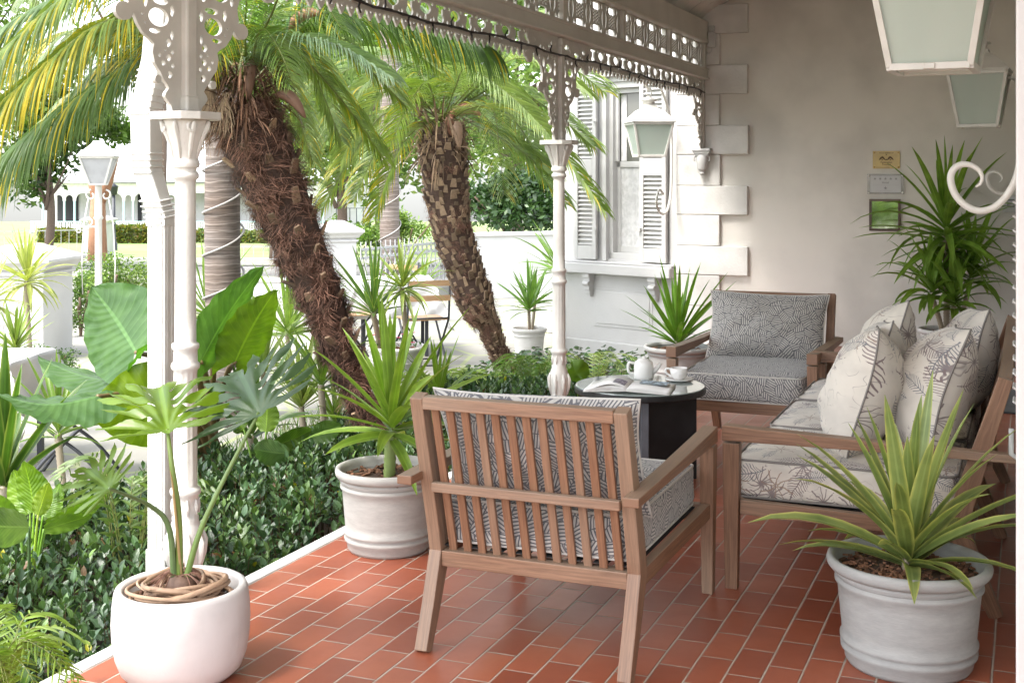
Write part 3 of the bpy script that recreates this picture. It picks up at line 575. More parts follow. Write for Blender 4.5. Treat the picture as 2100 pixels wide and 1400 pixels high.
def column(y, lb):
    t = thing('verandah_column', lb, 'column', (FX, y, -.02), 'cast iron verandah columns'); o0 = (0, 0, .02)
    b = B(); b.lathe([p for p in colprof if p[1] <= 1.53], 48, o0, flute=12, fz=(.42, .80), fa=.006)
    for k in range(8):                                               # acanthus bumps of the base bulb
        a = k * math.pi / 4; b.tube([Vector((math.cos(a) * r, math.sin(a) * r, z + .02)) for r, z in ((.055, .12), (.064, .17), (.068, .215), (.06, .25))], [.004, .011, .012, .004], 6)
        b.tube([Vector((math.cos(a) * r, math.sin(a) * r, z + .02)) for r, z in ((.046, .31), (.045, .34), (.046, .365))], [.003, .008, .003], 6)
    b.build('shaft', M['white'], t)
    b = B(); b.lathe([p for p in colprof if p[1] >= 1.53], 32, o0)
    for k in range(8):
        a = k * math.pi / 4 + .2; e = Vector((math.cos(a), math.sin(a), 0)); q = Vector((-e.y, e.x, 0))
        b.tube([e * r + Vector((0, 0, z + .02)) for r, z in ((.042, 1.56), (.05, 1.60), (.064, 1.64), (.082, 1.67), (.088, 1.69))], [.005, .010, .011, .010, .006], 6)
        if k % 2: b.tube(arc(e * .078 + Vector((0, 0, 1.668 + .02)), .024, 90, 420, 10, q, (0, 0, 1), .005), .006, 6)
    v = [(.108, .06), (.06, .108), (-.06, .108), (-.108, .06), (-.108, -.06), (-.06, -.108), (.06, -.108), (.108, -.06)]
    b.add([(x, y_, z) for z in (1.715, 1.742) for x, y_ in v], [tuple(range(7, -1, -1)), tuple(range(8, 16))] + [(i, (i + 1) % 8, 8 + (i + 1) % 8, 8 + i) for i in range(8)]); b.build('capital', M['white'], t, .003)
    b = B(); b.span((-.031, -.031, 1.7425), (.031, .031, 2.39)); b.span((-.036, -.036, 1.7428), (.036, .036, 1.80)); b.span((-.036, -.036, 2.33), (.036, .036, 2.3895)); b.build('post', M['iron'], t, .009)
    for mir in (False, True):
        b = B(); place_plate(b, pb, (0, 0, 1.7425), (0, 1, 0), (0, 0, 1), (1, 0, 0), .013, mirror=mir); b.build('bracket', M['iron'], t)
    return t
column(3.69, 'nearest white cast iron verandah column, behind the round white pot'); column(7.52, 'farther white cast iron verandah column, behind the coffee table')
# half bracket that meets the wall
b = B(); place_plate(b, pb, (FX, YW - .07, 1.7425), (0, 1, 0), (0, 0, 1), (1, 0, 0), .013, mirror=True); b.span((FX - .02, YW - .1, 1.7425), (FX + .02, YW - .05, 2.37)); rb(b, 'wall_bracket', M['iron'])
# string of lights
b = B(); pts = []; y = 2.2
while y < YE: pts.append((FX + .026 + .004 * math.sin(y * 7), y, 2.262 + .008 * math.sin(y * 3.1) + .004 * math.sin(y * 11))); y += .06
b.tube(pts, .006, 6); b.tube([(p[0] + .007 * math.sin(i * 1.4), p[1], p[2] + .007 * math.cos(i * 1.4)) for i, p in enumerate(pts)], .0035, 5)
o = b.build('string_light', M['cable']); tag(o, 'black string light cable strung along the iron lace fringe', 'string lights')
for i, p in enumerate(pts):
    if i % 4 == 1: 
        s = 1 if (i // 4) % 3 else -1; q = Vector(p); B0 = B(); B0.tube([q, q + Vector((ru(-.01, .01), ru(-.012, .012), -.022 * s)), q + Vector((ru(-.01, .01), ru(-.016, .016), -.048 * s))], [.006, .0055, .004], 6); B0.build('bulb', M['cable'], o)
# wall sensor box and its cable
t = thing('junction_box', 'pale plastic junction box where the upper beam meets the quoined corner', 'electrical box', (-2.665, YW - .05, 2.66))
b = B(); b.span((-.034, -.05, .0), (.034, 0, .14)); b.span((-.026, -.045, .142), (.026, 0, .20)); b.build('casing', M['plastic'], t, .008)
b = B(); b.tube(catmull([(0, -.03, 0), (0, -.035, -.03), (-.03, -.03, -.05), (-.07, -.02, -.03)], 6), .005, 6); b.build('cable', M['plastic'], t); b = B(); b.tube(catmull([(-.03, -.03, .10), (-.06, -.03, .13), (-.09, -.02, .16)], 5), .004, 6); b.build('cable', M['plastic'], t)
# downpipe
t = thing('downpipe', 'square white ribbed downpipe with crimped elbows beside the nearest column', 'downpipe', (-2.98, 3.78, -.3)); DL = Vector((-2.98, 3.78, -.3))
def dp(px, py): return P(px, py, 4.72) - DL
b = B()
cl = [dp(331, 1290), dp(331, 445), dp(301, 345), dp(300, 225), dp(322, 120), dp(336, -60)]
b.path(cl, (1, 0, 0), [.080, .080, .088, .092, .088, .085], [.066, .066, .074, .078, .074, .07]); o = b.build('pipe', M['pipe'], t, .006)
b = B()
for i in range(3): x = -.026 + i * .026; b.path([p + Vector((x, -.033, 0)) for p in cl[:2]], (1, 0, 0), [.012] * 2, [.007] * 2)
for i in range(2): y = -.014 + i * .028; b.path([p + Vector((.0385, y, 0)) for p in cl[:2]], (1, 0, 0), [.006] * 2, [.013] * 2)
b.build('rib', M['pipe'], t, .002)
b = B()
for (a, c, k0, k1, n) in ((cl[1], cl[2], .02, .35, 4), (cl[2], cl[3], -.08, .25, 4), (cl[3], cl[4], -.1, .75, 8)):
    for i in range(n):
        k = k0 + (k1 - k0) * i / (n - 1); p = a + (c - a) * k; d_ = (c - a).normalized(); b = B(); b.path([p - d_ * .0035, p + d_ * .0035], (1, 0, 0), [.098] * 2, [.084] * 2); b.build('crimp', M['pipe'], t, .003)
b = B(); z = 1.5 + (360 - 465) * .00182 + .3; p = dp(331, 448); b.box(p, (.086, .074, .055)); b.box(p + Vector((0, -.039, .012)), (.06, .006, .012)); b.box(p + Vector((0, -.039, -.014)), (.06, .006, .012)); b.build('pipe_clip', M['pipe'], t, .004)
b = B(); b.box(dp(331, 1150), (.088, .076, .10)); b.build('shoe', M['pipe'], t, .004)
# ---------------------------------------------------------------- cushions
def boxcushion(b, c, size, n=14, crown=.012, rough=.004, seed=0, rot=None, mi=0):
    """seat cushion: rounded box with a crowned top; uv in metres"""
    X, Y, Z = size; c = Vector(c); rs = random.Random(seed); ph = [rs.uniform(0, 6) for _ in range(6)]
    def mp(p):
        q = [math.copysign(1 - (1 - abs(a)) ** 1.0, a) for a in p]
        l = (abs(q[0]) ** 16 + abs(q[1]) ** 16 + abs(q[2]) ** 10) ** (1 / 12.0); l = max(1.0, l)
        v = Vector((q[0] / l * X / 2, q[1] / l * Y / 2, q[2] / l * Z / 2))
        k = (1 - q[0] ** 2) * (1 - q[1] ** 2); v.z += (crown * k * (1 if q[2] > 0 else .3) * (1 if q[2] >= 0 else -1)) * abs(q[2])
        w = rough * (math.sin(v.x * 31 + ph[0]) * math.sin(v.y * 23 + ph[1]) + .6 * math.sin(v.x * 53 + ph[2] + v.y * 41)); v.z += w * abs(q[2])
        if abs(q[2]) < .95: v.x += rough * .7 * math.sin(v.y * 37 + ph[3] + v.z * 30); v.y += rough * .7 * math.sin(v.x * 33 + ph[4] + v.z * 21)
        return v
    fr = [((0, 1, 2), 1), ((0, 1, 2), -1), ((1, 2, 0), 1), ((1, 2, 0), -1), ((2, 0, 1), 1), ((2, 0, 1), -1)]
    for ax, sg in fr:
        vs = []; uv = []
        for i in range(n + 1):
            for j in range(n + 1):
                p = [0, 0, 0]; a = -1 + 2 * i / n; d = -1 + 2 * j / n; a = math.sin(a * math.pi / 2) * .35 + a * .65; d = math.sin(d * math.pi / 2) * .35 + d * .65
                p[ax[0]] = a; p[ax[1]] = d; p[ax[2]] = sg; v = mp(p); S = (X, Y, Z); uv.append((v[ax[0]] + ax[2] * .7 + sg, v[ax[1]] + ax[2] * .3)); vs.append(c + (rot @ v if rot else v))
        fs = [(i * (n + 1) + j, (i + 1) * (n + 1) + j, (i + 1) * (n + 1) + j + 1, i * (n + 1) + j + 1) for i in range(n) for j in range(n)]
        if sg < 0: fs = [tuple(reversed(f)) for f in fs]
        if ax[0] == 0 or True: b.add(vs, fs, uv, mi, (1, 1, 1), True)
def rimtube(b, c, X, Y, z, r, rot=None, mi=0, rad=.03):
    c = Vector(c); pts = []
    for k in range(4):
        sx, sy = ((1, 1), (-1, 1), (-1, -1), (1, -1))[k]
        for i in range(5):
            a = R(90 * k + 90 * i / 4); pts.append(Vector((sx * (X / 2 - rad) + rad * math.cos(a), sy * (Y / 2 - rad) + rad * math.sin(a), z)))
    pts.append(pts[0].copy()); b.tube([c + (rot @ p if rot else p) for p in pts], r, 6, mi, cap=False)
def pillow(b, bp, c, W, H, T, rot, seed=0, n=22, pinch=.05, mi=0, slump=0):
    """scatter cushion in its own x (width), z (height) plane, thickness along y; piping goes to bp"""
    c = Vector(c); rs = random.Random(seed); ph = [rs.uniform(0, 6) for _ in range(8)]; rim = []
    def mp(a, d, s):
        x = a * W / 2 * (1 - pinch * (1 - d * d)); z = d * H / 2 * (1 - pinch * (1 - a * a)); h = T / 2 * (max(0, 1 - abs(a) ** 2.4) ** .62) * (max(0, 1 - abs(d) ** 2.4) ** .62)
        ed = (1 - a * a) * (1 - d * d); cr = max(0, abs(a) * abs(d) - .35)
        h += ed * .010 * (math.sin(a * 7 + ph[0]) * math.sin(d * 6 + ph[1]) + .7 * math.sin(a * 13 + d * 9 + ph[2])) + .016 * cr * ed * 6 * math.sin((a * d) * 30 + ph[3])
        z -= slump * (1 - abs(d)) * .5 * (h / (T / 2)) ** 2 * (1 if d > 0 else .4); off = .012 * math.sin(a * 2.2 + ph[4]) + .012 * math.sin(d * 2.5 + ph[5])
        return Vector((x, s * h + off, z))
    for s in (1, -1):
        vs = []; uv = []
        for i in range(n + 1):
            for j in range(n + 1):
                a = -1 + 2 * i / n; d = -1 + 2 * j / n; a = math.sin(a * math.pi / 2) * .5 + a * .5; d = math.sin(d * math.pi / 2) * .5 + d * .5; v = mp(a, d, s); vs.append(c + rot @ v); uv.append((a * W / 2 + s * .5 + seed * .37, d * H / 2 + seed * .21))
        fs = [(i * (n + 1) + j, (i + 1) * (n + 1) + j, (i + 1) * (n + 1) + j + 1, i * (n + 1) + j + 1) for i in range(n) for j in range(n)]
        if s > 0: fs = [tuple(reversed(f)) for f in fs]
        b.add(vs, fs, uv, mi, (1, 1, 1), True)
    m = 14
    for a0, d0, a1, d1 in ((-1, -1, 1, -1), (1, -1, 1, 1), (1, 1, -1, 1), (-1, 1, -1, -1)):
        for k in range(m): t = k / m; rim.append(c + rot @ mp(a0 + (a1 - a0) * t, d0 + (d1 - d0) * t, 1))
    rim.append(rim[0].copy())
    if bp is not None: bp.tube(rim, .0042, 6, 0, cap=False)
# ---------------------------------------------------------------- teak armchairs and sofa (local: x across, +y is where it faces, origin mid rear)
def seatframe(t, L, ncush, fab, pip, nsl, back_cushion=True, smat=None):
    hx = L / 2; rx = hx - .035; wood, wood2 = M['wood'], smat or M['wood2']
    for s in (-1, 1):
        b = B(); b.path([(s * rx, .0, 0), (s * rx, .02 + .04, .13), (s * rx, .125, .29), (s * rx, .105, .38), (s * rx, -.03, .813)], (1, 0, 0), [.043] * 5, [.045, .058, .074, .070, .048]); b.build('rear_leg', wood, t, .003)
        b = B(); b.bar((s * hx, .90, 0), (s * hx, .90, .53), .040, .045, (1, 0, 0), .052, .062); b.build('front_leg', wood, t, .003)
        b = B(); b.path([(s * hx, -.062, .551), (s * hx, .35, .556), (s * hx, .80, .563), (s * hx, .932, .566)], (1, 0, 0), [.050, .052, .055, .055], [.028, .034, .050, .056]); b.build('armrest', wood, t, .003)
        b = B(); b.bar((s * (rx + .003), .13, .275), (s * (hx - .002), .868, .30), .032, .052, (1, 0, 0), .032, .052); b.build('side_rail', wood, t, .002)
    b = B(); b.bar((-rx + .022, -.028, .793), (rx - .022, -.028, .793), .046, .040, (0, 1, 0)); b.build('top_rail', wood, t, .003)
    b = B(); b.bar((-rx + .022, .118, .272), (rx - .022, .118, .272), .058, .050, (0, 1, 0)); b.build('bottom_rail', wood, t, .003)
    b = B(); b.bar((-rx + .022, .026, .517), (rx - .022, .026, .517), .026, .030, (0, 1, 0)); b.build('back_rail', wood, t, .003)
    b = B(); b.bar((-hx + .024, .885, .292), (hx - .024, .885, .292), .030, .062, (0, 1, 0)); b.build('front_rail', wood, t, .003)
    for i in range(nsl):
        x = -rx + .022 + (2 * rx - .044) * (i + .62) / (nsl + .24); b = B(); b.bar((x, .118, .298), (x, -.022, .775), .026, .014, (1, 0, 0)); b.build('slat', wood2, t, .002)
    b = B(); n = int(L / .09)
    for i in range(n): x = -rx + .03 + (2 * rx - .06) * i / (n - 1); b.box((x, .5, .309), (.045, .77, .004))
    for y in (.25, .45, .65): b.box((0, y, .3145), (2 * rx - .05, .045, .004))
    b.build('seat_webbing', M['strap'], t)
    w = (L - .075) / ncush
    for i in range(ncush):
        x = -L / 2 + .0375 + w * (i + .5); b = B(); boxcushion(b, (x, .515, .390), (w - .006, .80, .145), seed=i + 3); cu = b.build('seat_cushion', fab, t)
        b = B(); rimtube(b, (x, .515, .390), (w - .006) * .975, .80 * .975, .067, .0045, rad=.045); rimtube(b, (x, .515, .390), (w - .006) * .975, .80 * .975, -.067, .0045, rad=.045); b.build('piping', pip, cu)
BQ = Matrix.Rotation(R(-15), 3, 'X')
def armchair(lb, loc, rz, nsl, seed):
    t = thing('armchair', lb, 'armchair', loc, 'slatted teak armchairs', rz); seatframe(t, .735, 1, M['hatch'], M['pipingw'], nsl)
    b = B(); bp = B(); rot = Matrix.Rotation(R(16.5), 3, 'X'); pillow(b, bp, (.006, .165, .630), .685, .405, .25, rot, seed, pinch=.075, n=26); cu = b.build('back_cushion', M['hatch'], t); bp.build('piping', M['pipingw'], cu); return t
armchair('teak armchair in the foreground seen from behind with its slatted back', (-1.435, 3.585, .0), 0, 12, 4)
armchair('teak armchair by the back wall facing the camera beside the coffee table', (-1.385, 7.45, .0), math.pi, 12, 9)
sofa = thing('sofa', 'long teak sofa with cream botanical cushions along the house wall', 'sofa', (-.10, 5.62, 0), None, math.pi / 2)
seatframe(sofa, 2.10, 3, M['floral'], M['pipingg'], 34)
b = B(); b.path([(0, .0, 0), (0, .06, .13), (0, .125, .29)], (1, 0, 0), [.043] * 3, [.045, .058, .07]); b.build('rear_leg', M['wood'], sofa, .003)
# scatter cushions: (x, y, z, width, height, thickness, yaw, lean, roll, fabric)
for i, (x, y, z, W, H, T, yaw, lean, roll, fab, lb) in enumerate([
    (-.59, 5.03, .665, .54, .51, .29, 98, 12, 5, 'floral2', 'cream protea print cushion at the near front of the sofa'),
    (-.61, 5.50, .665, .48, .47, .24, 96, 14, 7, 'floral2', 'grey green protea print cushion half hidden behind the nearest front one'),
    (-.60, 6.12, .675, .50, .47, .24, 101, 10, 9, 'floral2', 'tallest protea print cushion at the far end of the front row'),
    (-.32, 5.08, .675, .54, .53, .28, 97, 17, 5, 'floral3', 'big cream seed head cushion leaning on the near sofa back'),
    (-.255, 6.05, .675, .49, .47, .23, 98, 16, 6, 'floral', 'cream cushion with fine brush strokes at the far corner of the sofa back')]):
    t = thing('scatter_cushion', lb, 'cushion', (x, y, z), 'scatter cushions on the sofa'); rot = Matrix.Rotation(R(yaw), 3, 'Z') @ Matrix.Rotation(R(lean), 3, 'X') @ Matrix.Rotation(R(roll), 3, 'Y')
    b = B(); bp = B(); pillow(b, bp, (0, 0, 0), W, H, T, rot, i + 11, pinch=.045); b.build('cover', M[fab], t); bp.build('piping', M['pipingg'], t)
# ---------------------------------------------------------------- coffee table
TC = Vector((-1.775, 6.016, 0)); tb = thing('coffee_table', 'round glass topped coffee table on a black crossed board base', 'coffee table', TC)
b = B(); b.lathe([(0, .435), (.318, .435), (.323, .438), (.323, .462), (.318, .464), (0, .464)], 64, smooth=False); b.build('rim', M['black'], tb, .002)
b = B(); b.lathe([(0, .4645), (.316, .4645), (.317, .466), (.315, .469), (0, .469)], 64, smooth=False); b.build('glass_top', M['glass'], tb)
b = B(); rz = TH + R(6); rm = Matrix.Rotation(rz, 3, 'Z'); b.box(rm @ Vector((.14, .0, .217)), (.285, .03, .434), rm); b.box(rm @ Vector((-.14, 0, .217)), (.27, .03, .434), rm); b.build('base_board', M['black'], tb, .002)
rz = TH - R(3); rm = Matrix.Rotation(rz, 3, 'Z'); b = B(); b.box(rm @ Vector((.01, -.15, .217)), (.036, .27, .433), rm); b.box(rm @ Vector((.01, .15, .217)), (.036, .26, .433), rm); b.build('base_board', M['slate'], tb, .002)
ZT = .4695
# teapot
p = G(1320, 776, ZT); tp = thing('teapot', 'white teapot with spout and loop handle on the round table', 'teapot', p); 
b = B(); b.lathe([(0, 0), (.046, 0), (.050, .006), (.050, .060), (.048, .078), (.043, .088), (.030, .093), (0, .093)], 32); b.build('body', M['ceramic'], tp)
ex = Vector((C_, S_, 0))
b = B(); b.lathe([(.033, .092), (.031, .098), (.012, .102), (.006, .104), (.008, .110), (.005, .115), (0, .116)], 24); b.build('lid', M['ceramic'], tp)
b = B(); b.tube([ex * .042 + Vector((0, 0, .030)), ex * .062 + Vector((0, 0, .046)), ex * .088 + Vector((0, 0, .078))], [.016, .012, .008], 12); b.build('spout', M['ceramic'], tp)
b = B(); b.tube(catmull([-ex * .048 + Vector((0, 0, .078)), -ex * .074 + Vector((0, 0, .080)), -ex * .080 + Vector((0, 0, .055)), -ex * .072 + Vector((0, 0, .030)), -ex * .048 + Vector((0, 0, .026))], 6), .0065, 8); b.build('handle', M['ceramic'], tp)
p = G(1392, 781, ZT); cp = thing('teacup', 'white teacup with a curled handle standing on its saucer', 'cup', p + Vector((0, 0, .0085)))
b = B(); b.lathe([(0, .0), (.022, 0), (.025, .004), (.038, .014), (.043, .035), (.044, .058), (.0415, .058), (.040, .035), (.034, .014), (0, .010)], 32); b.build('bowl', M['ceramic'], cp)
b = B(); b.tube(catmull([-ex * .036 + Vector((0, 0, .014)), -ex * .062 + Vector((0, 0, .032)), -ex * .066 + Vector((0, 0, .048)), -ex * .055 + Vector((0, 0, .055)), -ex * .042 + Vector((0, 0, .050))], 6), .0055, 8); b.build('handle', M['ceramic'], cp)
b = B(); b.lathe([(0, .045), (.040, .045)], 24); b.build('tea', M['tea'], cp)
b = B(); b.lathe([(0, .0), (.035, 0), (.066, .008), (.072, .012), (.070, .0145), (.035, .006), (0, .005)], 40, p + Vector((0, 0, .0005))); o = b.build('saucer', M['ceramic'], None, loc=p); tag(o, 'white saucer under the teacup on the round table', 'saucer')
# open magazine
p = G(1292, 797, ZT + .002); mg = thing('magazine', 'open magazine with a curled page and blue picture on the round table', 'magazine', p); rm = Matrix.Rotation(TH + R(-14), 3, 'Z')
def page(curl, s, z0, w=.205, h=.27, n=14):
    vs = []; uv = []
    for i in range(n + 1):
        k = i / n; x = s * w * k * (1 - .04 * curl); z = z0 + curl * math.sin(min(1, k * 1.15) * math.pi) * .05 * (1 - k * .45) + (.010 * (1 - k))
        for j in (0, 1): vs.append(rm @ Vector((x, -h / 2 + h * j, z))); uv.append((k, j))
    return vs, [(2 * i, 2 * i + 1, 2 * i + 3, 2 * i + 2) if s < 0 else (2 * i, 2 * i + 2, 2 * i + 3, 2 * i + 1) for i in range(n)], uv
b = B()
for k in range(5): b.add(*page(.05 * k, 1, .0 + k * .0022), 0, (1, 1, 1), True); b.add(*page(.08 * k, -1, .0 + k * .0022), 0, (1, 1, 1), True)
b.add(*page(.62, -1, .010), 0, (1, 1, 1), True); b.build('pages', M['paper'], mg, solid=.0012)
b = B(); z = .0175
b.add([rm @ Vector((x, y, z_)) for x, y, z_ in ((.045, .0, z + .011), (.175, .0, z + .004), (.175, .105, z + .004), (.045, .105, z + .011))], [(0, 1, 2, 3)]); b.build('blue_picture', M['photo1'], mg)
b = B(); vs, fs, uv = page(.62, -1, .0118); b.add([v for v in vs[2:10]], fs[:3]); 
vs2 = []
for i in range(1, 6):
    k = i / 14; x = -.205 * k * (1 - .04 * .62); zz = .0122 + .62 * math.sin(min(1, k * 1.15) * math.pi) * .05 * (1 - k * .45) + .010 * (1 - k)
    vs2 += [rm @ Vector((x, -.085, zz)), rm @ Vector((x, .03, zz))]
b = B(); b.add(vs2, [(2 * i, 2 * i + 2, 2 * i + 3, 2 * i + 1) for i in range(4)]); b.build('dark_picture', M['photo2'], mg, solid=.0006)
# ---------------------------------------------------------------- wall lanterns
def lantern(lb, c, zb, bx, mount=True, s=1.0, h=.345, scroll='big', yaw=0.0):
    """c: plan centre, zb: bottom of glass; bx: unit vector from lantern to the wall, mounted on a scroll"""
    t = thing('wall_lantern', lb, 'lantern', (c[0], c[1], zb), 'white wall lanterns'); r0, r1 = .118 * s, .178 * s; bx = Vector(bx); rz = math.atan2(bx.y, bx.x) + (R(-3) if scroll == 'big' else yaw); rm = Matrix.Rotation(rz, 3, 'Z')
    q = lambda x, y, z: rm @ Vector((x, y, z))
    b = B()
    for i, (sx, sy) in enumerate(((1, 1), (-1, 1), (-1, -1), (1, -1))): b.bar(q(sx * r0, sy * r0, 0), q(sx * r1, sy * r1, h), .020 * s, .020 * s, rm @ Vector((1, 0, 0)))
    for r, z, w in ((r0, .0, .022), (r1, h, .022)):
        for a, c_ in (((1, 1), (-1, 1)), ((-1, 1), (-1, -1)), ((-1, -1), (1, -1)), ((1, -1), (1, 1))): b.bar(q(a[0] * r, a[1] * r, z), q(c_[0] * r, c_[1] * r, z), w * s, w * s, (0, 0, 1))
    b.bar(q(-r0, 0, -.004), q(r0, 0, -.004), .018, .006, (0, 1, 0)); b.box(q(0, -r0 - .012, .0), (.034, .012, .018), rm); b.build('cage', M['lamp'], t, .002)
    b = B()
    for (sx, sy), (tx, ty) in (((1, 1), (-1, 1)), ((-1, 1), (-1, -1)), ((-1, -1), (1, -1)), ((1, -1), (1, 1))):
        a = .97; b.add([q(sx * r0 * a, sy * r0 * a, .005), q(tx * r0 * a, ty * r0 * a, .005), q(tx * r1 * a, ty * r1 * a, h - .005), q(sx * r1 * a, sy * r1 * a, h - .005)], [(0, 1, 2, 3)])
    b.build('frosted_pane', M['frost'], t, solid=.004)
    b = B(); zs = [(r1 + .022, h + .011), (r1 + .018, h + .025), (r1 * .62, h + .11), (r1 * .36, h + .135), (r1 * .34, h + .16)]
    vs = [q(sx * r, sy * r, z) for r, z in zs for sx, sy in ((1, 1), (-1, 1), (-1, -1), (1, -1))]
    b.add(vs, [(3, 2, 1, 0), (16, 17, 18, 19)] + [(4 * i + k, 4 * i + (k + 1) % 4, 4 * i + 4 + (k + 1) % 4, 4 * i + 4 + k) for i in range(4) for k in range(4)]); b.build('roof', M['lamp'], t, .003)
    b = B(); b.lathe([(0, h + .15), (.048, h + .15), (.05, h + .19), (.075, h + .198), (.07, h + .212), (.03, h + .222), (.012, h + .235), (0, h + .236)], 20)
    b.tube(arc((0, 0, h + .27), .036, -90, 270, 16, (bx.x, bx.y, 0), (0, 0, 1)), .006, 8); b.build('chimney_cap', M['lamp'], t, .0)
    if scroll == 'big':                                               # long iron scroll on the wall: post, top hook, bottom curl
        sp = [(2000, -40), (2030, -70), (2070, -50), (2083, 0), (2083, 120), (2083, 240), (2082, 310), (2074, 360), (2055, 398), (2030, 423), (2000, 432), (1972, 423), (1949, 400), (1939, 370), (1944, 349), (1960, 338), (1980, 339), (1997, 350), (2003, 365), (1999, 377), (1990, 383)]
        pts = []
        for px_, py_ in sp: q_ = P(px_, py_, 4.2 / (C_ + S_ * (px_ - CX) / FPX)); pts.append(Vector((q_.x + .2905, 0, q_.z - 1.835)))
        allp = catmull([Vector((0, 0, h + .29))] + pts, 5); n = len(allp); b = B(); b.tube(allp, [.007 + .004 * min(1, i / 40) if i < n - 30 else .011 - .0080 * (i - (n - 30)) / 30 for i in range(n)], 10)
        b.build('scroll_arm', M['lamp'], t)
        b = B(); b.box((abs(c[0]) - .012, 0, .30), (.022, .05, .42)); b.build('wall_plate', M['lamp'], t, .003)
    return t
p1 = P(1916, HY, 3.98); lantern('large frosted lantern hanging nearest the camera, cut by the top edge', (p1.x, p1.y), 1.835, (1, 0, 0)).rotation_euler = (0, 0, 0)
p2 = P(2008, HY, 8.35); lantern('smaller looking frosted lantern hanging farther along the grey wall', (p2.x, p2.y), 1.825, (1, 0, 0))
p3 = P(1331, HY, 10.7); t3 = lantern('sunlit white lantern in front of the bay window shutter', (p3.x, p3.y), 1.665, (-BN.x, -BN.y, 0), s=.93, h=.27, scroll='none', yaw=TH - math.atan2(-BN.y, -BN.x) + R(98))
b = B(); o3 = Vector((0, 0, 0)); tw = BK + BE * .03 + BN * .0 - Vector((p3.x, p3.y, 1.665)); tw.z = 0
bd = Vector((.92, .40, 0)).normalized(); wpt = Vector((-3.03, YW - .10, 0)) - Vector((p3.x, p3.y, 0)); 
b.tube(catmull([Vector((0, 0, .55)), Vector((0, 0, .62)) - wpt * .18, Vector((0, 0, .70)), wpt * .5 + Vector((0, 0, .60)), wpt * .95 + Vector((0, 0, .30)), wpt * .97 + Vector((0, 0, -.25)), wpt * .8 + Vector((0, 0, -.47)), wpt * .5 + Vector((0, 0, -.50)), wpt * .30 + Vector((0, 0, -.40)), wpt * .42 + Vector((0, 0, -.29)), wpt * .6 + Vector((0, 0, -.33))], 8), .012, 8)
b.tube([Vector((0, 0, .37)) + wpt * .25, wpt + Vector((0, 0, .36))], .008, 6); b.build('scroll_arm', M['lamp'], t3)
# ---------------------------------------------------------------- plaques
def txt(body, size, loc, mat, parent, name='lettering'):
    cu = bpy.data.curves.new(name, 'FONT'); cu.body = body; cu.size = size; cu.align_x = 'CENTER'; cu.align_y = 'CENTER'; cu.extrude = .0006; cu.offset = size * .012
    o = bpy.data.objects.new(name, cu); COL.objects.link(o); bpy.context.view_layer.update(); dg = bpy.context.evaluated_depsgraph_get(); me = bpy.data.meshes.new_from_object(o.evaluated_get(dg)); bpy.data.objects.remove(o); me.materials.clear(); me.materials.append(mat)
    o = bpy.data.objects.new(name, me); COL.objects.link(o); o.location = loc; o.rotation_euler = (R(90), 0, 0); o.parent = parent; return o
def wallpt(px, py):
    d = YW / (C_ + S_ * (px - CX) / FPX); return P(px, py, d)
def star(b, x, z, r, y=0):
    vs = [(x + (r if k % 2 == 0 else r * .42) * math.sin(k * math.pi / 5), y, z + (r if k % 2 == 0 else r * .42) * math.cos(k * math.pi / 5)) for k in range(10)] + [(x, y, z)]
    b.add(vs, [(k, (k + 1) % 10, 10) for k in range(10)])
a0, a1 = wallpt(1790, 310), wallpt(1846, 346); gp = thing('plaque', 'square edged brass plaque engraved with twin mountain emblem, topmost on the wall', 'plaque', ((a0.x + a1.x) / 2, YW - .001, (a0.z + a1.z) / 2)); w, h = a1.x - a0.x, a0.z - a1.z
b = B(); b.span((-w / 2, -.008, -h / 2), (w / 2, 0, h / 2)); b.build('plate', M['brassp'], gp, .001)
b = B()
for s in (-1, 1):
    for t in (-1, 1): b.lathe([(0, -.0), (.007, 0), (.006, .005), (0, .007)], 12, (s * (w / 2 - .014), -.008, t * (h / 2 - .014)), ax=Matrix.Rotation(R(90), 3, 'X'))
b.build('screw', M['brass'], gp)
b = B()
for s in (-1, 1):                                                    # two round-backed hill shapes leaning together
    x0 = s * .034
    b.add([(x0 - .030, -.0088, -.002), (x0 - .017, -.0088, .022), (x0 - .004 * s, -.0088, .032), (x0 + .013, -.0088, .023), (x0 + .030, -.0088, -.002), (x0 + .016, -.0088, .001), (x0, -.0088, .013), (x0 - .016, -.0088, .001)], [(0, 1, 7), (1, 2, 6), (1, 6, 7), (2, 3, 6), (3, 5, 6), (3, 4, 5)])
    b.add([(x0 - .010, -.0088, -.004), (x0, -.0088, .006), (x0 + .010, -.0088, -.004)], [(0, 1, 2)])
b.add([(-.012, -.0088, -.004), (0, -.0088, .010), (.012, -.0088, -.004)], [(0, 1, 2)]); star(b, 0, .044, .008, -.0088); b.build('emblem', M['ink'], gp, solid=.0008)
txt('PROUD MEMBER OF', .0135, (0, -.0085, .058), M['ink'], gp); txt('Federation', .022, (0, -.0085, -.022), M['ink'], gp); txt('Tourism', .022, (0, -.0085, -.041), M['ink'], gp); b = B(); b.span((-.09, -.0088, -.067), (.03, -.0081, -.064)); b.build('small_print', M['ink'], gp)
a0, a1 = wallpt(1779, 357), wallpt(1854, 398); sp = thing('plaque', 'silver hotel plaque with a row of five stars under the brass one', 'plaque', ((a0.x + a1.x) / 2, YW - .001, (a0.z + a1.z) / 2)); w, h = a1.x - a0.x, a0.z - a1.z
b = B(); b.span((-w / 2, -.014, -h / 2), (w / 2, -.010, h / 2)); b.build('acrylic_sheet', M['acry'], sp, .001)
b = B(); b.span((-w / 2 + .022, -.0095, -h / 2 + .012), (w / 2 - .022, -.004, h / 2 - .012)); b.span((-w / 2 + .022, -.0150, -h / 2 + .012), (w / 2 - .022, -.0142, h / 2 - .012)); b.build('plate', M['plaq'], sp)
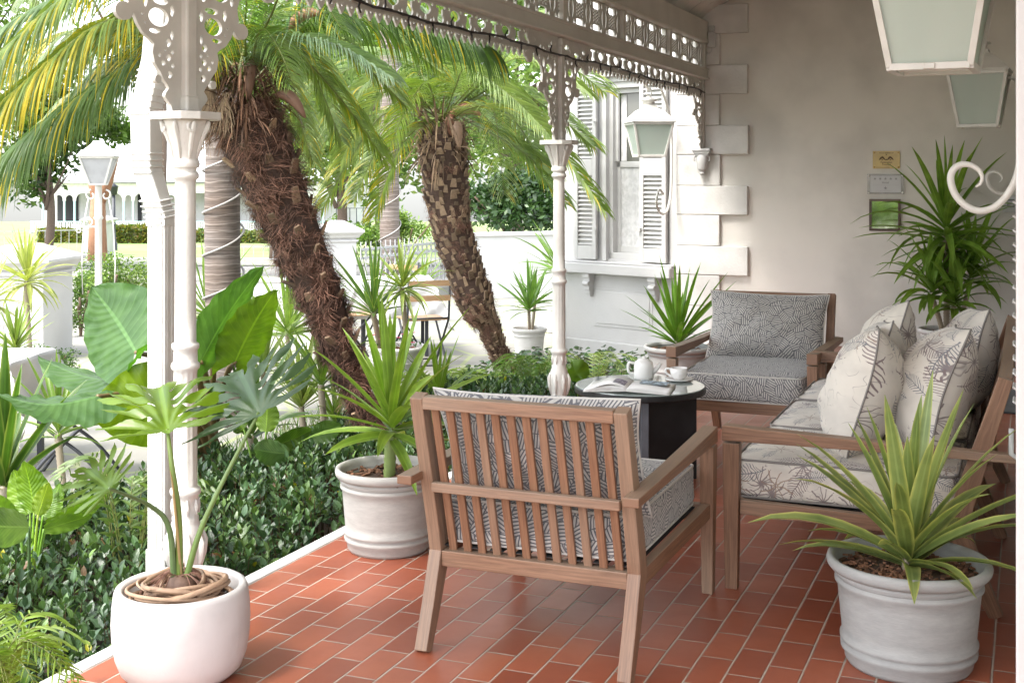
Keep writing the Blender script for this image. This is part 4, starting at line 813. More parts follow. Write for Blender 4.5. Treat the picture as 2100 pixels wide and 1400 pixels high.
b = B(); W, H = w / 2 - .023, h / 2 - .013
for q in ((-W, -H, W, -H + .002), (-W, H - .002, W, H), (-W, -H, -W + .002, H), (W - .002, -H, W, H), (-W + .02, -.012, W - .02, -.011), (-.05, -.058, .05, -.057)): b.span((q[0], -.0160, q[1]), (q[2], -.0152, q[3]))
b.build('border', M['ink2'], sp)
b = B()
for k in range(5): star(b, (k - 2) * .044, H - .028, .014, -.0158)
star(b, 0, -.036, .016, -.0158); b.build('star', M['ink2'], sp, solid=.0008); txt('Hotel', .026, (0, -.0152, .012), M['ink2'], sp)
b = B()
for s in (-1, 1):
    for t in (-1, 1): b.lathe([(0, 0), (.009, 0), (.009, .018), (0, .019)], 14, (s * (w / 2 - .012), 0, t * (h / 2 - .012)), ax=Matrix.Rotation(R(90), 3, 'X'))
b.build('standoff', M['ceramic'], sp)
a0, a1 = wallpt(1783, 408), wallpt(1847, 474); mp_ = thing('framed_mirror', 'small dark framed mirror reflecting green leaves below the hotel plaque', 'mirror', ((a0.x + a1.x) / 2, YW - .001, (a0.z + a1.z) / 2)); w, h = a1.x - a0.x, a0.z - a1.z
b = B(); f = .020
for q in ((-w / 2, h / 2 - f, w / 2, h / 2), (-w / 2, -h / 2, w / 2, -h / 2 + f), (-w / 2, -h / 2 + f, -w / 2 + f, h / 2 - f), (w / 2 - f, -h / 2 + f, w / 2, h / 2 - f)): b.span((q[0], -.024, q[1]), (q[2], 0, q[3]))
b.build('frame', M['frame'], mp_, .002)
b = B(); rm = Matrix.Rotation(R(-9), 3, 'X'); b.add([(-w / 2 + f, -.010, -h / 2 + f), (w / 2 - f, -.010, -h / 2 + f), (w / 2 - f, -.0101, h / 2 - f), (-w / 2 + f, -.0101, h / 2 - f)], [(0, 1, 2, 3)]); b.build('glass', M['mirror'], mp_)
p = wallpt(2078, 418); t = thing('switch_box', 'small grey switch box on the far wall beneath the scroll', 'electrical box', (p.x - .02, YW - .001, p.z)); b = B(); b.span((-.06, -.03, -.07), (.05, 0, .07)); b.build('casing', M['plastic'], t, .006); b = B(); b.span((-.03, -.038, -.03), (.03, -.0305, .04)); b.build('cover', M['pane'], t, .003)
b = B(); b.span((-.62, 8.55, .001), (-.03, 9.45, .014)); o = b.build('doormat', M['slate'], None, .004, loc=(-.3, 9, 0)); tag(o, 'dark grey doormat on the tiles beyond the sofa', 'doormat')
# ---------------------------------------------------------------- plants
UP = Vector((0, 0, 1))
def mulc(c, k, j=.12): 
    q = 1 + ru(-j, j); return tuple(x * k * q for x in c)
def strap(b, p, d, L, w, droop, col, edge=None, n=7, fold=.35, mi=0, tip=None, shape=0):
    """sword leaf: starts at p along d, bends down by droop; edge lightens the margins"""
    p = Vector(p); d = Vector(d).normalized(); side = d.cross(UP)
    if side.length < 1e-3: side = Vector((1, 0, 0))
    side = (Matrix.Rotation(ru(-.5, .5), 3, d) @ side).normalized(); vs = []; cc = []; uv = []; q = p.copy(); dd = d.copy()
    for i in range(n + 1):
        k = i / n; wd = w * (min(1, .42 + k * 3.2) * (1 - k ** 2.6) ** .8 if shape == 0 else (math.sin(math.pi * min(1, k * .93 + .07)) ** .8)) + .0006
        a = side - dd * side.dot(dd); a.normalize(); nn = dd.cross(a); nn = nn if nn.z > 0 else -nn
        xs = (-1, 0, 1) if not edge else (-1, -.62, 0, .62, 1); vs += [q + a * (wd * x_) + nn * (wd * fold * abs(x_)) for x_ in xs]; uv += [(k, .5 + x_ / 2) for x_ in xs]
        c1 = tuple(x * (1 - .12 * (1 - k)) for x in col)
        if tip and k > .8: c1 = tuple(x + (y - x) * (k - .8) * 4 for x, y in zip(c1, tip))
        cc += [c1] * 3 if not edge else [edge, c1, c1, c1, edge]
        dd = (dd + Vector((0, 0, -droop * (.3 + 1.4 * k) / n))).normalized(); q = q + dd * (L / n)
    fs = []
    m_ = 3 if not edge else 5
    for i in range(n):
        for j in range(m_ - 1): a = m_ * i + j; fs.append((a, a + 1, a + m_ + 1, a + m_))
    b.add(vs, fs, uv, mi, cc, True)
def rosette(b, c, n, L, w, col, edge=None, droop=.5, a0=4, a1=75, h=.05, tip=None, lj=.2, bias=(0, 0), fold=.35, drp2=1.0):
    c = Vector(c)
    for i in range(n):
        k = (i + .5) / n; an = i * 2.39996 + ru(-.25, .25); el = R(a0 + (a1 - a0) * k ** .85 + ru(-6, 6)); d = Vector((math.sin(el) * math.cos(an) + bias[0], math.sin(el) * math.sin(an) + bias[1], math.cos(el)))
        LL = L * ru(1 - lj, 1 + lj * .6) * (.75 + .35 * math.sin(math.pi * min(1, k + .15))); strap(b, c + Vector((0, 0, h * (1 - k))) + d * .012, d, LL, w * ru(.8, 1.15), droop * (.25 + k * 1.5 * drp2) * ru(.6, 1.3), mulc(col, 1 + .25 * (1 - k)), edge and mulc(edge, 1, .08), tip=tip, fold=fold)
def potshape(b, R0, R1, H, mi=0):
    """round nursery pot: roll rim, double bead under the rim and above the foot"""
    f = lambda z: R1 + (R0 * .90 - R1) * (z / H)
    pr = [(0, 0), (R1 * .96, 0), (R1, .012)]
    pr += [(f(.03), .035), (f(.05) + .008, .044), (f(.06) + .008, .054), (f(.06) - .002, .062), (f(.07) + .008, .070), (f(.08) + .008, .080), (f(.09), .088)]
    for k in range(1, 6): z = .09 + (H * .72 - .09) * k / 6; pr.append((f(z), z))
    z = H * .74; pr += [(f(z), z), (f(z) + .008, z + .007), (f(z) + .008, z + .015), (f(z) - .001, z + .023), (f(z) + .009, z + .031), (f(z) + .009, z + .039), (f(z) + .001, z + .046)]
    pr += [(R0 * .955, H - .038), (R0 * .99, H - .028), (R0, H - .015), (R0 * .985, H - .003), (R0 * .95, H), (R0 * .905, H - .006), (R0 * .885, H - .022), (R0 * .87, H - .07), (0, H - .075)]
    b.lathe(pr, 56, mi=mi)
def chips(b, r, z, n, s=.016, col=(.16, .075, .04)):
    b.lathe([(0, z + .006), (r * .6, z + .004), (r, z - .004)], 24, mi=0, col=(.07, .04, .025))
    for i in range(n):
        a = ru(0, 6.28); q = r * math.sqrt(rnd()) * .97; m = Matrix.Rotation(ru(0, 6), 3, 'Z') @ Matrix.Rotation(ru(-.5, .5), 3, 'X') @ Matrix.Rotation(ru(-.4, .4), 3, 'Y')
        b.box((q * math.cos(a), q * math.sin(a), z + ru(.004, .016)), (s * ru(.8, 2.2), s * ru(.4, .9), s * ru(.2, .45)), m, 0, mulc(col, ru(.5, 1.7)))
def cane(b, p0, p1, r, col=(.30, .24, .17), n=10):
    p0, p1 = Vector(p0), Vector(p1); pts = []; m = max(6, int((p1 - p0).length / .012)); rr = []
    for i in range(m + 1): k = i / m; pts.append(p0 + (p1 - p0) * k + Vector((.01 * math.sin(k * 4), .008 * math.sin(k * 5 + 1), 0)) * (p1 - p0).length); rr.append(r * (1 + (.09 if i % 2 else -.06)))
    b.tube(pts, rr, n, 0, col)
GRN = (.115, .215, .035); LIM = (.22, .33, .06); DGR = (.045, .10, .030); YG = (.42, .48, .16); BLU = (.10, .18, .09)
def potted(name, lb, cat, loc, R0, R1, H, pm, heads, leafkw, bark=(.16, .075, .04), nch=120, grp='potted sword leaved plants', canecol=(.30, .24, .17), cs=.016, extra=None):
    t = thing(name, lb, cat, loc, grp)
    b = B(); potshape(b, R0, R1, H); pt = b.build('pot', pm, t)
    b = B(); chips(b, R0 * .87, H - .05, nch, cs, bark); b.build('bark_mulch', M['bark'], pt)
    b = B()
    for hd in heads:
        kw = dict(leafkw); kw.update(hd.get('kw', {})); rosette(b, hd['p'], **kw)
    b.build('leaves', M['leaf'], t)
    b = B()
    for hd in heads: cane(b, (hd.get('x', hd['p'][0] * .3), hd.get('y', hd['p'][1] * .3), H - .06), Vector(hd['p']) + Vector((0, 0, .03)), hd.get('r', .018), hd.get('cc', canecol))
    b.build('stem', M['stem'], t)
    if extra: extra(t)
    return t
p = P(1863, 800, 3.9); random.seed(21)
potted('potted_flax', 'variegated sword leaved plant in the large grey stone pot at the bottom right', 'potted plant', (p.x, p.y, 0.001), .246, .190, .325, M['pot'], [dict(p=(0, 0, .29), r=.02)], dict(n=40, L=.49, w=.029, col=(.27, .36, .15), edge=(.70, .74, .30), droop=.62, a0=6, a1=76, h=.05, lj=.25, bias=(.0, -.03)), nch=420, grp=None, cs=.014)
p = P(797, 800, 5.1); random.seed(5)
potted('potted_yucca', 'bright green yucca in the cream stone pot left of the foreground armchair', 'potted plant', (p.x, p.y, 0.001), .215, .165, .33, M['potb'], [dict(p=(.01, 0, .44), r=.024, x=0, y=0, cc=(.20, .26, .08))], dict(n=32, L=.49, w=.024, col=(.20, .34, .05), edge=(.30, .44, .10), droop=.42, a0=2, a1=98, h=.09, lj=.2), nch=200, grp=None)
p = P(1390, 800, 9.3); random.seed(12)
potted('potted_yucca', 'dark green yucca in the grey pot left of the far armchair', 'potted plant', (p.x, p.y, 0.001), .25, .19, .25, M['pot'], [dict(p=(0, 0, .25), r=.02)], dict(n=32, L=.55, w=.021, col=(.12, .26, .035), edge=(.18, .33, .06), droop=.16, a0=2, a1=72, h=.05), grp=None)
p = P(1945, 800, 10.25); random.seed(33)
potted('potted_dracaena', 'tall drooping dracaena in a white pot in the corner behind the sofa', 'potted plant', (p.x, p.y, 0.001), .24, .19, .26, M['potw'], [dict(p=(-.02, 0, .98), r=.024, x=-.02), dict(p=(.17, .08, .62), r=.02, kw=dict(n=28, L=.52, a1=90)), dict(p=(-.12, -.10, .50), r=.02, kw=dict(n=30, L=.50, a1=90)), dict(p=(.05, -.12, .42), r=.02, kw=dict(n=26, L=.45, a1=90)), dict(p=(-.02, 0, .86), r=.01, kw=dict(n=34, a0=62, a1=112, L=.62))], dict(n=30, L=.74, w=.032, col=(.19, .34, .06), edge=None, droop=1.15, a0=2, a1=98, h=.14, lj=.25, drp2=1.0), grp=None)
# round white pot with philodendron
p = P(372, 800, 3.8); t = thing('potted_philodendron', 'lobed leaf philodendron with coiled aerial roots in the round white pot', 'potted plant', (p.x, p.y, .001)); PL = Vector((p.x, p.y, .001)); random.seed(3)
b = B(); b.lathe([(0, 0), (.13, 0), (.155, .008), (.178, .03), (.193, .07), (.201, .12), (.2035, .17), (.201, .22), (.196, .258), (.192, .268), (.184, .273), (.174, .271), (.169, .262), (.165, .21), (0, .205)], 72); pt = b.build('pot', M['potw'], t)
b = B(); chips(b, .166, .212, 420, .008, (.07, .05, .04)); b.build('soil', M['bark'], pt)
b = B()
for i in range(25):
    r0 = ru(.07, .150); tl = ru(-.25, .25); ph = ru(0, 6.28); sp = ru(2.6, 7.5); z0 = .222 + i * .0027; r = ru(.0045, .0085); pts = []; a_ = ru(-.02, .02); c_ = ru(-.02, .02); m = int(sp * 8)
    for k in range(m + 1):
        an = ph + sp * k / m; q = r0 * (1 - .12 * math.sin(an * 1.3 + i)) * (1 - .15 * k / m); pts.append((q * math.cos(an) + a_, q * math.sin(an) + c_, z0 + .010 * math.sin(an * 2 + i) + tl * .03 * math.cos(an)))
    b.tube(pts, [r * (1 if j < m - 3 else .6) for j in range(m + 1)], 7, 0, mulc((.36, .23, .145), ru(.6, 1.2)))
for i in range(26):
    a = ru(0, 6.28); b.tube(catmull([(ru(-.02, .02), ru(-.02, .02), .28), (.04 * math.cos(a), .04 * math.sin(a), .31), (ru(.07, .12) * math.cos(a + .3), ru(.07, .12) * math.sin(a + .3), .26), (.13 * math.cos(a + .5), .13 * math.sin(a + .5), .23)], 5), .0016, 4, 0, mulc((.17, .08, .05), 1))
b.build('aerial_root', M['root'], t)
b = B(); b.lathe([(.02, .20), (.045, .225), (.048, .26), (.038, .29), (.022, .30), (0, .305)], 16, (.0, 0, 0), col=(.13, .075, .05)); b.build('stem_base', M['root'], t)
def petiole(b, pts, r0, r1, col, n=8): q = catmull(pts, 8); m = len(q) - 1; b.tube(q, [r0 + (r1 - r0) * i / m for i in range(m + 1)], n, 0, col)
def lobed(b, base, tip, across, W, col, n=8, bend=.12, hook=.3, seed=0, res=.014):
    """deeply cut leaf as one surface: lobes fan out from the midrib, joined by a web near the stalk"""
    base, tip, ac = Vector(base), Vector(tip), Vector(across).normalized(); ax = tip - base; L = ax.length; ax.normalize(); ac = (ac - ax * ac.dot(ax)).normalized(); nn = ax.cross(ac); nn = nn if nn.z > 0 else -nn
    rs = random.Random(seed + 5); segs = []
    for i in range(-n, n + 1):
        k = abs(i) / n; s = 1 if i >= 0 else -1; x, y = 0.0, .50 * (1 - k) + .02; an = R((8 + 108 * k ** .9) * s if i else 0); ln = (.52 + .16 * math.sin(k * 3.0)) * rs.uniform(.88, 1.1); m = 12; ph = rs.uniform(0, 6)
        for j in range(m):
            u = j / m; x2 = x + math.sin(an) * ln / m; y2 = y + math.cos(an) * ln / m; r_ = (.024 + .020 * math.sin(u * 2.8)) * (1 + .24 * math.sin(u * 13 + ph)) * min(1, (1 - u) * 3.2 + .05); segs.append((x, y, x2, y2, r_)); x, y = x2, y2; an -= s * hook * 1.1 / m * (1 + k)
    segs.append((0, 0, 0, .55, .07))
    for s in (-1, 1): segs.append((0, .02, s * .20, .06, .04)); segs.append((0, .1, s * .14, .20, .055))
    def fn(X, Y):
        f = np.full(X.shape, 9.0)
        for x1, y1, x2, y2, r_ in segs:
            dx, dy = x2 - x1, y2 - y1; t = np.clip(((X - x1) * dx + (Y - y1) * dy) / (dx * dx + dy * dy), 0, 1); f = np.minimum(f, np.hypot(X - x1 - t * dx, Y - y1 - t * dy) - r_)
        return f
    polys, _ = plate(None, fn, -.84, .84, -.56, 1.12, res, 0, 0, 0, 0, 0)
    wv = lambda x, y: .018 * math.sin(math.atan2(x, y + .05) * 17) * min(1, math.hypot(x, y) * 2) + .012 * math.sin(y * 11 + x * 5)
    f3 = lambda x, y: base + ax * (y * L) + ac * (x * W / .62) + nn * (L * (bend * 1.2 * math.sin(max(0, y) * 2.4) + .22 * abs(x) * (1 - abs(x)) + wv(x, y) * 1.2)) - UP * (bend * L * (y * y * .6 + x * x * .9))
    key = {}; vs = []; fs = []; uv = []
    for pl in polys:
        ids = []
        for x, y in pl:
            q = (round(x, 5), round(y, 5))
            if q not in key: key[q] = len(vs); vs.append(f3(x, y)); uv.append((y, .5 + x * .35 + (.12 if abs(x) > .02 else 0) * (1 if x > 0 else -1)))
            ids.append(key[q])
        fs.append(tuple(ids))
    b.add(vs, fs, uv, 0, col, True)
b = B()
r0 = Vector((0, 0, .285)); L1 = P(343, 880, 3.84) - PL; L2 = P(531, 845, 3.9) - PL; L3 = P(222, 1000, 3.62) - PL
petiole(b, [r0 + Vector((-.008, 0, 0)), P(366, 1060, 3.8) - PL, P(352, 950, 3.8) - PL, L1], .0125, .0055, (.12, .17, .03))
petiole(b, [r0 + Vector((.015, 0, 0)), P(410, 1090, 3.8) - PL, P(458, 985, 3.83) - PL, L2], .0105, .0050, (.11, .17, .04))
petiole(b, [r0 + Vector((-.018, -.01, 0)), P(346, 1080, 3.78) - PL, P(305, 1035, 3.74) - PL, L3], .010, .0050, (.09, .14, .05))
petiole(b, [r0, P(356, 1010, 3.78) - PL, P(349, 965, 3.77) - PL], .006, .001, (.28, .19, .08)); b.build('petiole', M['stem'], t)
rt = Vector((C_, S_, 0)); fw = Vector((-S_, C_, 0))
b = B(); lobed(b, L1, P(328, 796, 4.20) - PL, rt + UP * .05, .215, (.14, .25, .012), 7, .10, .35, 1); b.build('leaf', M['lobed'], t)
b = B(); lobed(b, L2, P(492, 752, 4.14) - PL, rt + UP * .42, .25, (.055, .115, .048), 7, .08, .35, 2); b.build('leaf', M['lobed'], t)
b = B(); lobed(b, L3, P(160, 950, 3.60) - PL, UP * .8 + rt * .6 , .14, (.11, .20, .045), 6, .1, .4, 3, .02); b.build('leaf', M['lobed'], t)
# ---------------------------------------------------------------- elephant ears
def bigleaf(b, base, tip, across, W, col, arch=.12, fold=.16, wav=.012, n=20, m=12, back=.26, seed=0):
    base, tip = Vector(base), Vector(tip); ax = tip - base; L = ax.length; ax.normalize(); ac = Vector(across); ac = (ac - ax * ac.dot(ax)).normalized(); nn = ax.cross(ac); rs = random.Random(seed); ph = rs.uniform(0, 6); vs = []; uv = []
    for i in range(n + 1):
        k = i / n; w = W / 2 * (math.sin(math.pi * min(1, .12 + .88 * k ** .85)) ** .75) * (1.0 if k < .999 else 0)
        for j in range(m + 1):
            v = -1 + 2 * j / m; av = abs(v); x = k * L - back * L * (1 - k) ** 1.6 * av ** 1.3
            h = arch * L * math.sin(math.pi * k) + fold * w * av + wav * math.sin(k * 38 + ph + (2 if v > 0 else 0)) * av ** 2 * (1 - k * .3) + .5 * wav * math.sin(v * 9 + k * 12 + ph) * av
            vs.append(base + ax * x + ac * (v * w) + nn * h); uv.append((k, .5 + v / 2))
    b.add(vs, [(i * (m + 1) + j, (i + 1) * (m + 1) + j, (i + 1) * (m + 1) + j + 1, i * (m + 1) + j + 1) for i in range(n) for j in range(m)], uv, 0, col, True)
e0 = G(436, 1015, -.26); t = thing('elephant_ear_plant', 'elephant ear plant with huge veined leaves behind the nearest column', 'plant', e0)
def pp(x, y, d): return P(x, y, d) - e0
SUNK = 1
EL = [  # attach, tip, across, width, colour, arch, fold
    ((278, 722, 6.2), (188, 588, 6.35), rt * .75 + UP * .62 - fw * .1, .50, (.085, .19, .065), .05, .10),
    ((360, 668, 6.0), (262, 762, 5.8), UP + rt * .9, .34, (.06, .17, .02), .06, .1),
    ((352, 822, 5.9), (184, 846, 5.75), UP - rt * .15 - fw * .1, .40, (.15, .25, .010), -.05, .08),
    ((200, 812, 5.6), (-8, 806, 5.3), fw + UP * .12, .32, (.075, .16, .06), .10, .2),
    ((285, 780, 6.3), (78, 732, 6.5), fw + UP * .12, .36, (.085, .17, .075), .07, .2),
    ((238, 800, 6.6), (205, 752, 6.7), rt, .30, (.16, .26, .13), .05, .1),
    ((412, 742, 6.1), (541, 546, 6.5), fw * .8 + rt * .42 + UP * .2, .25, (.075, .18, .035), .04, .25),
    ((482, 742, 6.3), (566, 594, 6.3), rt * .8 + UP * .3 + fw * .45, .28, (.115, .22, .015), .05, .12),
    ((440, 700, 6.6), (404, 655, 6.8), rt, .24, (.12, .22, .13), .05, .1)]
for i, (a, c, ac, W, col, ar, fo) in enumerate(EL):
    b = B(); bigleaf(b, pp(*a), pp(*c), ac, W, tuple(x_ * 1.35 for x_ in col), ar, fo, seed=i); b.build('leaf', M['big'], t)
b = B()
for i, (a, *_) in enumerate(EL): 
    q = pp(*a); x = ru(-.06, .06); petiole(b, [(x, ru(-.05, .05), 0), (x + q.x * .25, q.y * .2, q.z * .5), (q.x * .7, q.y * .7, q.z * .9), q], .030, .009, mulc((.20, .14, .06), 1, .25), 8)
b.build('petiole', M['stem'], t)
# ---------------------------------------------------------------- palms
def frond(b, pts, Lm, n, col, w=.0085, droop=1.0, tipc=None, ptip=.0, vshape=.35, rach=.007, sd=0):
    q = catmull(pts, 10); m = len(q) - 1; cum = [0]
    for i in range(m): cum.append(cum[-1] + (q[i + 1] - q[i]).length)
    T = cum[-1]
    def at(s):
        s *= T; i = 0
        while i < m - 1 and cum[i + 1] < s: i += 1
        f = (s - cum[i]) / max(1e-6, cum[i + 1] - cum[i]); return q[i] + (q[i + 1] - q[i]) * f, (q[i + 1] - q[i]).normalized()
    b.tube(q, [rach * (1.1 - .85 * i / m) for i in range(m + 1)], 5, 0, (.24, .27, .10))
    for i in range(n):
        k = .14 + .86 * (i + .5) / n; p, t = at(k); sd_ = t.cross(UP)
        if sd_.length < .1: sd_ = Vector((1, 0, 0))
        sd_.normalize(); un = sd_.cross(t); LL = Lm * (.35 + .65 * math.sin(math.pi * min(1, (k - .05) * .9)) ** .7) * (1 if k < .9 else 1 - (k - .9) * 4)
        for s in (-1, 1):
            a = .45 + .55 * k + ru(-.08, .08); d = (sd_ * s * math.cos(a * .85) + t * math.sin(a * .85) + un * (vshape + ru(-.12, .12))).normalized(); L = LL * ru(.85, 1.1); c = mulc(col, 1, .18); yl = rnd() < ptip
            pts_ = []; x = p.copy(); cs = []; ws = []
            for j in range(6):
                u = j / 5; pts_.append(x.copy()); ws.append(w * (.55 + .6 * math.sin(u * 2.6 + .3)) * (1 - u ** 3 * .92)); 
                cs.append(c if not (tipc and yl) else tuple(c[z] + (tipc[z] - c[z]) * min(1, max(0, (u - .05) * 1.6)) for z in range(3)))
                d = (d - UP * (droop * .40 * (.3 + u))).normalized(); x = x + d * (L / 5)
            b.blade(pts_, ws, sd_.cross(d) if abs(sd_.dot(d)) < .9 else t, .3, c, 0, cs)
def fibretrunk(t, base, pts, rad, nst, stubcol, nh, hl, core=(.06, .035, .025), stub=(.05, .06), lowstub=False):
    q = catmull(pts, 8); m = len(q) - 1; r = np.interp(np.arange(m + 1) / m, np.linspace(0, 1, len(rad)), rad)
    b = B(); b.tube([p for p in q], [x * .88 for x in r], 20, 0, core)
    frames = []
    for i in range(m + 1):
        tt = (q[min(i + 1, m)] - q[max(0, i - 1)]).normalized(); a = tt.orthogonal().normalized(); frames.append((q[i], tt, a, tt.cross(a)))
    def fr(k):
        x = min(m - 1e-4, k * m); i = int(x); f = x - i; p = q[i] + (q[i + 1] - q[i]) * f; return p, frames[i][1], frames[i][2], frames[i][3], r[i] + (r[i + 1] - r[i]) * f
    for i in range(nst):                                              # cut leaf bases in a spiral
        k = (i + .5) / nst; an = i * 2.39996; p, tt, ax_, ay, rr = fr(k); o = ax_ * math.cos(an) + ay * math.sin(an); side = tt.cross(o)
        d = (tt * .8 + o * (.30 if nh < 12000 else .62)).normalized(); w = stub[0] * ru(.7, 1.3) * (rr / .16) ** .5; L = stub[1] * ru(.5, 1.5); an += ru(-.12, .12); o = ax_ * math.cos(an) + ay * math.sin(an); side = tt.cross(o); side = (side + tt * ru(-.3, .3)).normalized(); d = (d + o * ru(-.2, .25) + side * ru(-.15, .15)).normalized(); b.bar(p + o * rr * .84, p + o * rr * .84 + d * L, w, .018, side, w * .62, .012, 0, mulc(stubcol, ru(.45, 1.35)))
    tr = b.build('trunk', M['fib'], t)
    b = B()
    i = 0
    while i < nh:                                                     # ragged tufts of fibre
        k = rnd(); an = ru(0, 6.28); p, tt, ax_, ay, rr = fr(k); lp = ru(-1.0, .55); sp = ru(-1.2, 1.2); out = ru(.05, .8); dk = ru(.4, 1.45); hl2 = hl * ru(.6, 1.25); m_ = random.randint(12, 60); cw = ru(.06, .30)
        for _ in range(m_):
            a2 = an + random.gauss(0, cw); o = ax_ * math.cos(a2) + ay * math.sin(a2); side = tt.cross(o); st = p + o * rr * ru(.82, 1.02) + tt * random.gauss(0, .022)
            d = (o * (out + ru(-.25, .25)) + tt * (lp + ru(-.35, .35)) + side * (sp + ru(-.5, .5))).normalized(); L = hl2 * ru(.4, 1.5); e = st + d * L * .5; e2 = e + (d * .8 + side * ru(-.6, .6) - tt * .2 - o * .25).normalized() * L * .5
            b.blade([st, e, e2], [.0016, .0015, .0005], side, 0, mulc((.135, .068, .045), dk * ru(.75, 1.3)))
        i += m_
    b.build('fibre', M['fib'], tr); return fr
random.seed(77)
C1 = P(500, 190, 6.95); b1 = P(815, 1010, 7.05); b1.z = -.27; t = thing('palm_tree', 'leaning shaggy trunked palm nearest the verandah, crossing the left centre', 'palm tree', b1, 'leaning date palms in the bed')
fr = fibretrunk(t, b1, [p - b1 for p in (b1, P(770, 900, 7.05), P(733, 800, 7.05), P(692, 700, 7.05), P(655, 600, 7.03), P(612, 500, 7.0), P(570, 400, 7.0), P(530, 300, 6.97), P(502, 215, 6.95))], [.08, .085, .08, .11, .135, .158, .18, .21, .17], 110, (.26, .175, .11), 21000, .075)
O = C1 - b1
F1 = [  # (mid, end) as photo pixel + depth, leaflet length, colour, yellow share
    ((300, 12, 6.6), (15, 195, 6.2), .56, (.12, .20, .06), .48), ((330, 95, 7.0), (-30, 350, 6.6), .60, (.085, .165, .06), .10), ((285, -60, 6.7), (-40, 85, 6.4), .48, (.10, .18, .07), .15), ((230, 40, 6.3), (-80, 290, 5.9), .52, (.12, .20, .04), .45), ((360, 60, 7.4), (165, 190, 7.5), .50, (.09, .17, .06), .05),
    ((350, 40, 7.6), (60, 130, 7.8), .55, (.10, .19, .07), .1), ((300, -140, 7.4), (60, -10, 7.6), .45, (.16, .24, .10), .0), ((420, -60, 7.8), (260, 30, 8.1), .42, (.15, .24, .08), .05), ((250, 120, 7.2), (-60, 420, 7.0), .55, (.09, .17, .06), .2), ((200, -40, 6.3), (-120, 220, 5.9), .48, (.12, .20, .05), .4),
    ((400, 30, 7.2), (90, 255, 7.4), .50, (.10, .18, .06), .1), ((340, 20, 6.9), (-30, 140, 6.9), .46, (.12, .20, .06), .3), ((400, 60, 7.1), (215, 95, 7.1), .44, (.11, .19, .06), .1),
    ((610, 90, 7.7), (700, 290, 8.0), .34, (.17, .27, .07), .1), ((660, 80, 7.6), (830, 215, 7.9), .36, (.16, .26, .07), .1), ((580, 110, 8.0), (650, 370, 8.6), .32, (.18, .28, .08), .1), ((700, 20, 7.8), (905, 150, 8.2), .38, (.15, .25, .06), .15), ((540, 60, 6.5), (600, 170, 6.2), .28, (.12, .22, .05), .1),
    ((610, 75, 6.5), (800, 158, 6.2), .33, (.14, .24, .14), .0), ((690, -50, 6.9), (1010, 105, 7.0), .50, (.055, .13, .03), .12), ((640, 30, 7.3), (900, 80, 7.6), .50, (.09, .19, .03), .12), ((620, 120, 7.4), (790, 330, 7.7), .34, (.17, .28, .05), .10), ((600, -60, 6.3), (700, 60, 5.9), .36, (.10, .19, .08), .05),
    ((560, 30, 7.8), (700, 200, 8.3), .38, (.16, .27, .05), .1), ((760, -60, 7.3), (960, 60, 7.9), .50, (.12, .24, .04), .1), ((505, -20, 6.4), (455, 110, 6.1), .30, (.10, .21, .02), .2), ((545, 60, 7.6), (640, 330, 7.9), .30, (.20, .30, .10), .1), ((540, -120, 7.2), (560, -300, 7.6), .4, (.1, .2, .05), 0), ((450, -100, 7.4), (420, -300, 7.8), .4, (.1, .2, .05), 0),
    ((440, 20, 7.9), (330, 160, 8.3), .36, (.17, .26, .10), .1), ((600, -140, 7.0), (820, -150, 7.0), .42, (.1, .2, .05), 0)]
for mid, end, L, col, yl in F1:
    b = B(); m_ = P(*mid) - b1; e_ = P(*end) - b1; frond(b, [O + Vector((ru(-.05, .05), ru(-.05, .05), ru(-.02, .08))), O * .45 + m_ * .55 + UP * .05, m_, m_ * .45 + e_ * .55 + UP * .04, e_], L * (.78 if L < .45 else 1.0), int(48 + (e_ - O).length * 40), (col[0] * 1.62, col[1] * 1.42, col[2] * 1.9), .0047, .95 if L < .45 else 1.5, (.62, .50, .03), yl, .35 if L < .45 else .15); b.build('frond', M['frondm'], t)
def spathes(t, O, L, sc):
    for q, e, c in L:
        b = B(); a = O + Vector(q); d = Vector(e); n = 9; pts = [a + d * (k / n) + UP * (.05 * sc * math.sin(k / n * 3)) for k in range(n + 1)]; b.tube(pts, [sc * (.006 + .024 * math.sin(math.pi * k / n) ** .8) for k in range(n + 1)], 8, 0, c); b.build('spathe', M['spathe'], t)
spathes(t, O, [((-.16, .0, .0), (-.08, -.02, .24), (.20, .10, .06)), ((-.22, -.05, -.10), (-.03, -.0, .28), (.17, .08, .05)), ((.20, .0, -.02), (.16, .05, -.13), (.22, .12, .08)), ((.25, 0, .30), (.24, .0, .10), (.28, .15, .08)), ((.10, -.1, -.05), (.04, -.03, .20), (.16, .09, .06))], 1.1)
b = B()
for c0, n_, L_ in (((-.20, -.10, -.06), 120, .26), ((-.08, -.20, .02), 110, .20), ((.02, -.20, -.04), 90, .20)):
    for i in range(n_):
        a = O + Vector(c0) + Vector((ru(-.02, .02), ru(-.02, .02), ru(-.03, .03))); e = Vector((ru(-.07, .07), ru(-.05, .05), -L_ * ru(.4, 1.1))); b.blade([a, a + e * .5 + Vector((ru(-.012, .012), 0, 0)), a + e], [.0014, .0018, .001], (1, ru(-1, 1), 0), 0, mulc((.33, .235, .15), 1, .3))
b.build('flower_stalk', M['fib'], t)
b = B()
for i in range(1100):
    a = ru(0, 6.28); e = Vector((math.cos(a), math.sin(a), 0)); p = O + e * ru(.04, .19) + UP * ru(-.24, .16); strap(b, p, e * ru(.4, 1) + UP * ru(-1.0, .8), ru(.08, .26), ru(.002, .006), .8, mulc((.16, .085, .05), ru(.4, 1.5)), n=3)
b.build('dead_sheath', M['fib'], t)
